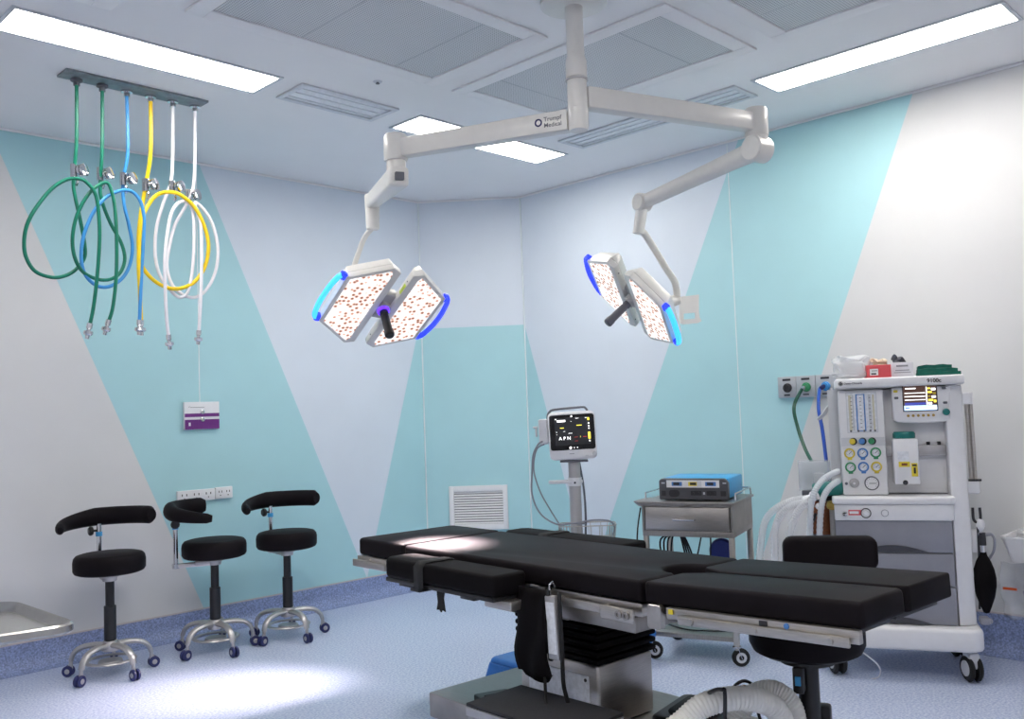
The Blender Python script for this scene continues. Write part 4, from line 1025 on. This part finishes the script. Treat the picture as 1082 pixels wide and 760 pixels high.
# work surface
MB().prism([(.045, .22), (.045, .0), (.06, -.012), (.545, -.012), (.562, .0), (.562, .22)], .772, .806, bev=.01).build('worktop', WH, AM)
fb = MB().box((.303, .04, .735), (.50, .075, .073), bev=.006).build('control_ledge', WH, AM)
b = MB()
b.lathe([(0, 0), (.012, 0), (.010, .016), (0, .017)], (.098, .003, .73), (0, -1, 0), 18, mi=0)
b.lathe([(0, 0), (.022, 0), (.022, .003), (.013, .004), (.011, .014), (0, .015)], (.187, .003, .733), (0, -1, 0), 22, mi=1); b.ring((.187, -.002, .733), .021, .002, (0, 1, 0), 22, 6, mi=2)
b.lathe([(0, 0), (.015, 0), (.013, .006), (0, .007)], (.267, .003, .733), (0, -1, 0), 20, mi=1); b.ring((.267, 0, .733), .0145, .0015, (0, 1, 0), 20, 6, mi=3)
b.build('switches', [X['chrome'], X['white'], X['ink'], X['grey']], fb)
MB().box((.14, .0022, .735), (.055, .001, .024), mi=0).box((.137, .0014, .735), (.04, .001, .012), mi=1).build('warning_print', [X['red'], X['white']], fb)
# back wall of the bay
MB().box((.30, .24, 1.05), (.50, .05, .50)).build('bay_back', X['white2'], AM)
MB().box((.42, .165, 1.05), (.256, .06, .48), bev=.004).build('bay_panel', WH, AM)
# flow meter column
fc = MB().box((.194, .13, 1.05), (.196, .14, .485), bev=.008).build('flow_column', WH, AM)
yf = .0592
def fq(b, x0, z0, x1, z1, mi, y=yf, th=.002): b.box(((x0+x1)/2, y, (z0+z1)/2), (x1-x0, th, z1-z0), mi=mi)
b = MB(); fq(b, .129, 1.095, .263, 1.285, 0)
fq(b, .134, 1.1, .258, 1.28, 1, .0584)
for x0, x1, m in ((.14, .152, 3), (.156, .162, 2), (.172, .212, 4), (.178, .206, 1), (.226, .238, 2), (.243, .252, 3)):
    fq(b, x0, 1.106 if x1-x0 < .03 else 1.102, x1, 1.27 if x1-x0 < .03 else 1.274, m, .0578 if m != 1 else .0572)
for k in range(9):
    for x in (.188, .228, .148): fq(b, x, 1.12+k*.017, x+.008, 1.122+k*.017, 5, .0566)
for x in (.145, .177, .203, .229, .249): b.cyl((x, .058, 1.104), (x, .053, 1.104), .005, seg=10, mi=6)
b.build('flow_tubes', [X['white2'], X['label'], X['clear'], X['gold'], X['blue'], X['ink'], X['grey2']], fc)
b = MB(); fq(b, .10, 1.034, .288, 1.074, 0); b.build('knob_panel', X['white2'], fc)
for x, m in ((.148, 'yellow'), (.189, 'blue'), (.23, 'green')):
    MB().lathe([(0, 0), (.014, 0), (.013, .014), (.007, .016), (0, .016)], (x, .058, 1.056), (0, -1, 0), 18, mi=0).cyl((x+.004, .058, 1.056), (x+.004, .054, 1.056), .017, seg=18, mi=1).build('flow_knob', [X[m], X['ink']], fc)
for (x, z, m) in ((.133, 1.001, 'yellow'), (.19, 1.001, 'blue'), (.246, 1.003, 'green'), (.134, .937, 'green'), (.19, .938, 'blue'), (.246, .938, 'yellow')):
    b = MB(); b.lathe([(0, 0), (.024, 0), (.024, .006), (.018, .007), (0, .007)], (x, .06, z), (0, -1, 0), 24, mi=0)
    b.box((x, .057, z-.023), (.02, .006, .014), bev=.002, mi=0)
    b.cyl((x, .0535, z), (x, .0525, z), .0165, seg=22, mi=1)
    for a in range(-4, 5): b.box((x+.013*math.sin(a*.5), .0522, z+.013*math.cos(a*.5)), (.0015, .0008, .004), rot=Matrix.Rotation(a*.5, 3, 'Y'), mi=2)
    b.box((x+.003, .0518, z+.003), (.002, .001, .018), rot=Matrix.Rotation(.8, 3, 'Y'), mi=2)
    b.build('pressure_gauge', [X[m], X['label'], X['ink']], fc)
b = MB().lathe([(0, 0), (.022, 0), (.02, .01), (.012, .012), (.012, .02), (0, .02)], (.146, .06, .864), (0, -1, 0), 22, mi=0); b.cyl((.146, .041, .864), (.146, .0395, .864), .006, seg=12, mi=1); b.build('selector_knob', [X['alu'], X['white']], fc)
b = MB().lathe([(0, 0), (.032, 0), (.032, .008), (.028, .01), (0, .01)], (.222, .06, .863), (0, -1, 0), 30, mi=0); b.cyl((.222, .0505, .863), (.222, .049, .863), .027, seg=28, mi=1); b.box((.225, .0485, .863), (.03, .001, .003), mi=0)
for a in range(-5, 6): b.box((.222+.022*math.sin(a*.45), .0486, .863+.022*math.cos(a*.45)), (.0018, .0008, .005), rot=Matrix.Rotation(a*.45, 3, 'Y'), mi=0)
b.build('airway_gauge', [X['grey2'], X['white']], fc)
b = MB().lathe([(0, 0), (.007, 0), (.006, .006), (0, .006)], (.112, .06, .862), (0, -1, 0), 14); b.build('jack', X['grey2'], fc)
# small ventilator display
vm = MB().prism([(.33, 1.148), (.345, 1.137), (.45, 1.132), (.555, 1.137), (.57, 1.148), (.572, 1.296), (.328, 1.296)], -.16, -.055, bev=.008, mtx=RX).build('ventilator_display', WH, AM)
b = MB(); ys = .0542
MB().box((.446, ys, 1.245), (.146, .003, .118), bev=.001).build('bezel', X['ink'], vm)
def sq(x0, z0, x1, z1, m, y=.0520): b.quad([(x0, y, z0), (x1, y, z0), (x1, y, z1), (x0, y, z1)], m)
sq(.377, 1.19, .515, 1.3, 0)
for x0, z0, x1, z1, m in [(.382, 1.252, .468, 1.256, 1), (.382, 1.268, .468, 1.271, 1), (.386, 1.288, .43, 1.293, 1), (.382, 1.237, .468, 1.24, 1), (.382, 1.216, .47, 1.226, 3), (.378, 1.191, .514, 1.213, 2), (.472, 1.215, .476, 1.296, 1),
                          (.478, 1.286, .49, 1.292, 4), (.494, 1.28, .512, 1.29, 1), (.48, 1.268, .496, 1.276, 4), (.5, 1.262, .513, 1.27, 5), (.479, 1.25, .49, 1.258, 5), (.494, 1.246, .512, 1.255, 1), (.48, 1.232, .5, 1.24, 4), (.503, 1.225, .513, 1.236, 4), (.479, 1.216, .495, 1.226, 1), (.5, 1.196, .513, 1.21, 1), (.384, 1.2, .40, 1.205, 3)]:
    sq(x0, z0, x1, z1, m, .0516)
b.build('screen', [X['sc_brown'], X['sc_white'], X['sc_blue'], X['sc_navy'], X['sc_yellow'], X['yellow']], vm)
for x, z, m in ((.345, 1.28, 'yellow'), (.347, 1.25, 'grey2'), (.547, 1.288, 'grey2'), (.549, 1.222, 'grey2')):
    MB().box((x, .053, z), (.018, .006, .011), bev=.003).build('button', X[m], vm)
for k in range(6): MB().lathe([(0, 0), (.0065, 0), (.0055, .004), (0, .004)], (.393+k*.021, .0555, 1.167), (0, -1, 0), 14).build('soft_key', X['brass'], vm)
MB().lathe([(0, 0), (.016, 0), (.014, .018), (0, .02)], (.551, .0555, 1.18), (0, -1, 0), 22).build('dial', X['teal'], vm)
# vaporiser on its bar
b = MB().box((.42, .12, 1.005), (.254, .03, .05), bev=.003); b.box((.42, .103, .99), (.254, .008, .012)); b.build('vaporiser_bar', X['alu'], AM)
for x in (.475, .52): MB().cyl((x, .118, 1.03), (x, .118, 1.045), .008, seg=12).build('port', X['ink'], AM)
vp = MB().box((.371, .075, .962), (.105, .11, .205), bev=.006).build('vaporiser', WH, AM)
MB().lathe([(0, 0), (.046, 0), (.048, .006), (.048, .022), (.042, .03), (0, .032)], (.371, .075, 1.065), seg=28).build('dial', X['teal'], vp)
yv = .0192
def vq(b, x0, z0, x1, z1, m, y=yv): b.box(((x0+x1)/2, y, (z0+z1)/2), (x1-x0, .002, z1-z0), mi=m); return b
LB = [X['label'], X['stkyel'], X['brown'], X['ink']]
vq(MB(), .335, .955, .382, 1.008, 0).build('level_window', LB, vp)
b = vq(MB(), .338, .938, .385, .962, 1, .0186); vq(b, .35, .944, .374, .955, 2, .018); b.build('yellow_sticker', LB, vp)
b = vq(MB(), .390, .895, .416, .955, 1, .0186); vq(b, .399, .908, .408, .935, 3, .018); vq(b, .394, .941, .412, .949, 3, .018); b.build('warning_sticker', LB, vp)
MB().lathe([(0, 0), (.011, 0), (.011, .002), (0, .002)], (.362, .02, .868), (0, -1, 0), 18, mi=3).build('drain_plug', LB, vp)
# top shelf with writing
sh = MB().prism([(.085, .42), (.085, .03), (.10, .012), (.60, .012), (.63, .03), (.63, .42)], 1.302, 1.346, bev=.008).build('top_shelf', WH, AM)
b = MB().prism([(.086, 0), (.63, 0), (.628, .006), (.088, .006)], -.42, -.03, mtx=Matrix.Translation((0, 0, 1.343)) @ RX)
b.bm.free()
text('lettering', '9100c', .024, X['ink'], sh, front(.475, .0115, 1.315), bold=.0006)
text('lettering', 'Datex-Ohmeda', .0125, X['grey2'], sh, front(.124, .0115, 1.320), bold=.0003)
MB().cyl((.11, .0125, 1.324), (.11, .0112, 1.324), .0105, seg=22, mi=0).ring((.11, .0112, 1.324), .0082, .0007, (0, 1, 0), 20, 6, mi=1).tube([(.1055, .0111, 1.326), (.107, .0111, 1.328), (.1085, .0111, 1.325), (.107, .0111, 1.321), (.1055, .0111, 1.322)], .0006, 5, mi=1).tube([(.1145, .0111, 1.328), (.112, .0111, 1.325), (.1125, .0111, 1.321), (.115, .0111, 1.321)], .0006, 5, mi=1).build('emblem', [X['ink'], WH], sh)
# right hand side: pole, clips, breathing bag arm
b = MB().prism(rrect(.615, .08, .668, .16, .015), 1.21, 1.265, bev=.006); b.build('pole_bracket', WH, AM)
MB().cyl((.644, .12, .86), (.644, .12, 1.212), .009, seg=16).cyl((.66, .12, .86), (.66, .12, 1.212), .009, seg=16).build('pole', X['steel'], AM)
b = MB().box((.645, .105, .84), (.052, .07, .06), bev=.01, mi=0); b.cyl((.625, .07, .872), (.678, .07, .872), .005, seg=10, mi=1); b.build('pole_clamp', [WH, X['ink']], AM)
b = MB().tube([(.636, .075, .75), (.636, .07, .70), (.65, .068, .685), (.664, .07, .70), (.664, .075, .75)], .006, 8, smooth=5).tube([(.65, .068, .69), (.65, .068, .6), (.645, .075, .40), (.640, .09, .30)], .005, 8, smooth=5); b.build('y_piece', X['ink'], AM)
b = MB().box((.635, .10, .60), (.03, .05, .10), bev=.006, mi=0).cyl((.665, .07, .64), (.665, .07, .585), .016, seg=16, mi=1).cyl((.665, .07, .585), (.665, .07, .555), .013, seg=16, mi=2).cyl((.65, .07, .635), (.665, .07, .635), .009, mi=2)
b.ball((.662, .07, .675), .018, (1, 1, 1.5), mi=0); b.build('bag_port', [WH, X['ink'], X['chrome']], AM)
MB().tube([(.67, .07, .63), (.70, .07, .635), (.715, .075, .61), (.71, .08, .56), (.69, .09, .52), (.675, .1, .48)], .006, 8, smooth=6).cyl((.674, .07, .631), (.70, .07, .634), .008).build('sampling_line', X['grey'], AM)
MB().box((.65, .04, .262), (.04, .06, .03), bev=.008).ball((.668, .03, .262), .014).build('bag_hook', X['grey'], AM)
bb_ = empty('breathing_bag', Vector(AM.location)+Vector((math.cos(math.radians(-64))*.665-math.sin(math.radians(-64))*.07, math.sin(math.radians(-64))*.665+math.cos(math.radians(-64))*.07, .29)), math.radians(-64), 'black rubber breathing bag hanging on the right side of the anaesthesia machine', 'breathing bag')
MB().lathe([(0, -.005), (.012, 0), (.022, .025), (.038, .07), (.047, .12), (.048, .15), (.042, .19), (.030, .225), (.017, .25), (.014, .268), (.0, .27)], seg=24, sx=1, sy=.8).build('bag', X['leather2'], bb_)
# absorber and breathing system on the left side
A2 = lambda p: Vector(p)
b = MB().box((.02, .16, .80), (.11, .12, .05), bev=.01); b.build('absorber_head', X['blackp'], AM)
MB().lathe([(0, -.07), (.03, -.068), (.034, -.05), (.034, .05), (.03, .066), (0, .07)], (.03, .09, .835), (1, 0, .1), 24).build('green_valve_body', X['teal'], AM)
MB().cyl((.0, .15, .60), (.0, .15, .775), .05, seg=26, bev=.006).build('absorber_canister', X['brown'], AM)
MB().lathe([(.052, .56), (.056, .565), (.056, .61), (.052, .62), (0, .62)], (.0, .15, 0), seg=26).box((-.03, .12, .59), (.07, .05, .05), bev=.01).build('canister_cup', X['grey2'], AM)
MB().lathe([(0, 0), (.022, 0), (.026, .012), (.02, .03), (0, .034)], (.042, .05, .75), (.1, -.3, 1), 18).build('brass_valve', X['brass'], AM)
MB().cyl((.048, .07, .56), (.048, .07, .745), .018, seg=18, bev=.003).build('steel_tube', X['steel'], AM)
MB().lathe([(0, 0), (.014, 0), (.016, .008), (.012, .02), (0, .02)], (-.015, .085, .755), (0, -1, 0), 16).cyl((-.05, .1, .81), (-.02, .12, .80), .012).build('valve_port', WH, AM)
MB().tube([(-.06, .12, .66), (-.045, .1, .68), (-.03, .1, .72)], .006, 8).build('lever', X['ink'], AM)
br_ = empty('breathing_circuit', AM.location, math.radians(-64), 'milky corrugated breathing tubes drooping from the left of the anaesthesia machine', 'hose')
def al(x, y, d):
    v = at(x, y, d)-Vector(AM.location); a = math.radians(64)
    return Vector((v.x*math.cos(a)-v.y*math.sin(a), v.x*math.sin(a)+v.y*math.cos(a), v.z))
for pts in ([al(886, 498, 4.12), al(872, 505, 4.08), al(862, 517, 4.05), al(857, 535, 4.04), al(856, 565, 4.04), al(857, 600, 4.06)],
            [al(886, 508, 4.10), al(876, 516, 4.06), al(869, 530, 4.03), al(866, 560, 4.02), al(867, 600, 4.04)]):
    MB().tube(pts, .0145, 14, smooth=14, rib=.86).build('corrugated_tube', X['corr'], br_)
for pts in ([al(853, 527, 4.16), al(838, 529, 4.2), al(822, 536, 4.22), al(809, 550, 4.25), al(804, 575, 4.25), al(803, 605, 4.25), al(810, 650, 4.25)],
            [al(853, 531, 4.12), al(838, 534, 4.16), al(826, 543, 4.18), al(819, 560, 4.2), al(819, 590, 4.2), al(822, 645, 4.2)],
            [al(857, 528, 4.06), al(845, 538, 4.1), al(837, 555, 4.12), al(832, 580, 4.12), al(830, 605, 4.12), al(832, 650, 4.12)]):
    MB().tube(pts, .017, 14, smooth=14, rib=.88).build('corrugated_tube', X['bagclear'], br_)
MB().cyl(al(850, 529, 4.14), al(864, 524, 4.1), .018, seg=16).build('tube_connector', WH, br_)
sc_ = empty('suction_canister', Vector(AM.location), math.radians(-64), 'clear square suction canister on the left of the anaesthesia machine', 'canister')
cc = al(861, 502, 4.5)
t = MB(); x0, x1, y0, y1, z0, z1 = cc.x-.075, cc.x+.075, cc.y-.05, cc.y+.05, cc.z-.07, cc.z+.07
for (c_, s_) in (((cc.x, y0, cc.z), (.15, .004, .14)), ((cc.x, y1, cc.z), (.15, .004, .14)), ((x0, cc.y, cc.z), (.004, .1, .14)), ((x1, cc.y, cc.z), (.004, .1, .14)), ((cc.x, cc.y, z0), (.15, .1, .004))): t.box(c_, s_)
t.build('box', X['clear'], sc_)
MB().box((cc.x, cc.y+.065, cc.z+.0), (.12, .02, .12), bev=.003).box((cc.x+.02, cc.y+.0, cc.z-.02), (.05, .03, .06), bev=.004).build('regulator', WH, sc_)
MB().box((cc.x, cc.y, cc.z-.09), (.13, .09, .035), bev=.005).build('holder', X['grey2'], sc_)
# hoses plugged into the wall outlets
for lab, m, y, end in (('dark green hose from the middle wall outlet down to the suction canister', 'dkgreen', 2.43, (878, 487)), ('blue hose from the right wall outlet down behind the anaesthesia machine', 'navy', 2.315, (0, 0))):
    h = empty('supply_hose', (XR, y, 1.33), 0, lab, 'hose', 'hoses plugged into the wall outlets')
    q = lambda x, y_, d: at(x, y_, d)-Vector((XR, y, 1.33))
    if m == 'dkgreen':
        P = [Vector((-.045, 0, -.004)), Vector((-.07, 0, -.015)), q(839, 430, 4.98), q(843, 452, 4.94), q(851, 475, 4.86), q(860, 492, 4.72), q(865, 503, 4.62)]
    else:
        P = [Vector((-.045, 0, -.004)), Vector((-.07, .01, -.02)), q(865, 432, 4.82), q(869, 455, 4.76), q(873, 487, 4.7), q(876, 520, 4.66)]
    b = MB().tube(P, .0095, 10, smooth=7); b.build('tube', X['hosegreen'] if m == 'dkgreen' else X['hoseblue'], h)
    MB().lathe([(0, -.022), (.012, -.022), (.013, .02), (.009, .03), (0, .03)], (-.045, 0, -.004), (-1, 0, -.3), 16).build('plug', X['chrome'] if m == 'dkgreen' else X['navy'], h)
# white tie on the blue hose
tp = empty('cable_tie', at(878, 431, 4.62), 0, 'twist of white tape tied round the blue supply hose', 'tape')
q = lambda x, y, d: at(x, y, d)-at(878, 431, 4.62)
MB().tube([q(865, 443, 4.66), q(871, 437, 4.64), q(876, 430, 4.63), q(882, 426, 4.62)], .015, 8, smooth=5, flat=(1.5, .5)).tube([q(868, 441, 4.65), q(874, 435, 4.64), q(879, 425, 4.62), q(878, 410, 4.62)], .006, 6, smooth=4).build('tape', X['white'], tp)

# ------------------------------------------------------------------ things on the machine's top shelf
def onshelf(u, v, z=1.3465):
    a = math.radians(-64); return Vector(AM.location)+Vector((u*math.cos(a)-v*math.sin(a), u*math.sin(a)+v*math.cos(a), z))
o = empty('plastic_bag', onshelf(.165, .12), math.radians(-60), 'crumpled milky plastic bag at the left end of the machine top', 'bag')
t = bmesh.new(); bmesh.ops.create_icosphere(t, subdivisions=4, radius=1)
for v in t.verts:
    n = v.co.copy(); k = 1+.10*math.sin(n.x*9+n.z*5)+.07*math.sin(n.y*13+n.x*7)+.05*math.sin(n.z*17)
    p = Vector((math.copysign(abs(n.x)**.5, n.x)*.082, math.copysign(abs(n.y)**.6, n.y)*.07, .052+math.copysign(abs(n.z)**.5, n.z)*.050))
    p.x *= k; p.y *= k; p.z = max(.001, p.z*(.92+.08*k) + (.012*math.sin(n.x*8+n.y*4) if n.z > .3 else 0)); v.co = p
bb = MB(); bb.add(t); bb.build('film', X['bagclear'], o, sharp=60)
MB().box((.0, .0, .03), (.09, .06, .05), bev=.012).build('contents', X['white'], o)
def carton(label, u, v, w, dp, h, m, yaw, tissue, tm):
    o = empty('glove_box', onshelf(u, v), math.radians(-64+yaw), label, 'box')
    b = MB().box((0, 0, h/2+.0005), (w, dp, h), bev=.002); b.build('carton', X[m], o)
    b = MB(); b.prism([(w*.32*math.cos(2*PI*k/20), dp*.28*math.sin(2*PI*k/20)) for k in range(20)], h, h+.001); b.build('slot', X['ink'], o)
    b = MB()
    for k in range(tissue):
        a = random.uniform(-.6, .6); x = random.uniform(-.3, .3)*w
        b.tube([(x, random.uniform(-.02, .02), h), (x+.01*a, 0, h+.012), (x+.03*a, -.01, h+.022+.01*random.random()), (x+.05*a, -.015, h+.014)], lambda t: .013*(1-.4*t), 9, smooth=4, flat=(1.4, .45))
    b.build('glove_cuff', X[tm], o)
    return o
o = carton('pink red glove box with pale gloves poking out of its top', .275, .10, .105, .10, .058, 'red', 6, 6, 'skin')
MB().box((-.022, -.0512, .026), (.036, .001, .03), mi=0).box((-.024, -.0518, .018), (.022, .0008, .007), mi=1).box((-.02, -.0518, .032), (.024, .0008, .003), mi=1).build('printed_label', [X['white'], X['ink']], o)
o = carton('white printed glove box with a dark slot between the red box and green cloth', .385, .13, .092, .10, .066, 'card', -4, 2, 'grey2')
for z, w_2, h_2 in ((.05, .05, .008), (.03, .06, .004), (.02, .07, .003)): MB().box((0, -.0508, z), (w_2, .001, h_2)).build('printed_line', X['grey'], o)
o = empty('folded_cloth', onshelf(.53, .13), math.radians(-66), 'folded dark green surgical cloth at the right end of the machine top', 'cloth')
for i, (w, dd, z, x) in enumerate(((.18, .13, .0, .005), (.165, .125, .016, .0), (.14, .11, .031, -.01))):
    t = bmesh.new(); bmesh.ops.create_cube(t, size=1); bmesh.ops.subdivide_edges(t, edges=t.edges, cuts=7, use_grid_fill=True)
    for v in t.verts:
        q = v.co
        zz = (.5+q.z)*.0155; drop = .006*max(0, abs(q.x)*2-.6)+.0015*math.sin(q.x*14+i)+.0015*math.sin(q.y*11+i*2)
        v.co = Vector((q.x*w+x, q.y*dd, max(.0005, z+zz-(drop if i else 0)+ (.001 if i else 0))))
    bb = MB(); bb.add(t); bb.build('fold', X['cloth'], o, sharp=70)

# ------------------------------------------------------------------ wall bin at the right edge
bn = empty('plastic_bin', (4.66, 1.195, .485), -PI/2, 'white plastic bin fixed to the right wall, filled with clear wrapping', 'bin')
b = MB(); lo, hi = rrect(-.17, -.10, .17, .12, .02), rrect(-.205, -.115, .205, .13, .025)
n = len(lo); t = bmesh.new()
li, hi2 = rrect(-.165, -.095, .165, .115, .02), rrect(-.195, -.105, .195, .12, .025)
loops = [[t.verts.new((x, y, z)) for x, y in L] for L, z in ((li, .006), (hi2, .113), (rrect(-.21, -.12, .21, .134, .025), .115), (rrect(-.21, -.12, .21, .134, .025), .105), (hi, .103), (lo, 0))]
for A, B in zip(loops, loops[1:]):
    for i in range(n): t.faces.new((A[i], A[(i+1) % n], B[(i+1) % n], B[i]))
t.faces.new(loops[0]); t.faces.new(loops[-1][::-1]); bmesh.ops.recalc_face_normals(t, faces=t.faces); b.add(t); b.build('tub', WH, bn)
MB().box((0, .1385, .06), (.1, .008, .08)).build('wall_bracket', X['grey'], bn)
def crumple(name, m, parent, c, sx, sy, sz, seed):
    random.seed(seed); t = bmesh.new(); bmesh.ops.create_icosphere(t, subdivisions=3, radius=1)
    ph = [random.uniform(0, 6) for _ in range(4)]
    for v in t.verts:
        n = v.co.copy(); k = 1+.16*math.sin(n.x*7+ph[0])*math.sin(n.y*6+ph[1])+.12*math.sin(n.z*9+ph[2]+n.x*5)
        v.co = Vector((n.x*sx, n.y*sy, n.z*sz))*k+Vector(c)
    bb = MB(); bb.add(t); return bb.build(name, m, parent, sharp=20)
crumple('wrapping', X['bagclear'], bn, (-.06, 0, .11), .10, .07, .055, 3)
crumple('wrapping', X['white'], bn, (.07, 0, .105), .09, .07, .05, 5)
pb = empty('plastic_bag', (4.68, 1.33, .18), -PI/2, 'clear crinkled plastic bag with an orange strip hanging below the white wall bin', 'bag')
t = bmesh.new(); bmesh.ops.create_grid(t, x_segments=18, y_segments=14, size=.5)
for v in t.verts:
    q = v.co.copy(); v.co = Vector((q.x*.24, .02*math.sin(q.x*17+q.y*6)+.012*math.sin(q.y*19), .15+q.y*.26))
bb = MB(); bb.add(t); film = bb.build('film', X['thinfilm'], pb, sharp=60); sm = film.modifiers.new('s', 'SOLIDIFY'); sm.thickness = .002
MB().box((-.075, -.03, .165), (.06, .004, .012), bev=.001).build('orange_strip', X['orange'], pb)
crumple('contents', X['lavender'], pb, (.03, .0, .15), .05, .03, .06, 9)
MB().tube([(0, .02, .275), (0, .05, .292), (0, .09, .288)], .004, 8).build('hanging_tie', X['white'], pb)
# thin white lead trailing on the floor under the machine
ld = empty('thin_cable', (3.4, 1.35, 0), 0, 'thin white lead trailing from the table end to the floor', 'cable')
q = lambda x, y, d: at(x, y, d)-Vector((3.4, 1.35, 0))
MB().tube([q(902, 684, 3.1), q(915, 692, 3.35), q(927, 702, 3.6), q(930, 711, 3.85), q(925, 717, 4.05), q(905, 717, 4.1), q(893, 711, 4.2), q(882, 702, 4.4)], .003, 7, smooth=7).build('lead', X['white'], ld)

# ------------------------------------------------------------------ world and view
w = bpy.data.worlds.new('world'); bpy.context.scene.world = w; w.use_nodes = True
w.node_tree.nodes['Background'].inputs['Color'].default_value = (.6, .68, .8, 1); w.node_tree.nodes['Background'].inputs['Strength'].default_value = .3
vs = bpy.context.scene.view_settings
vs.view_transform = 'Standard'; vs.look = 'None'; vs.exposure = 1.28; vs.gamma = 1; vs.use_curve_mapping = False
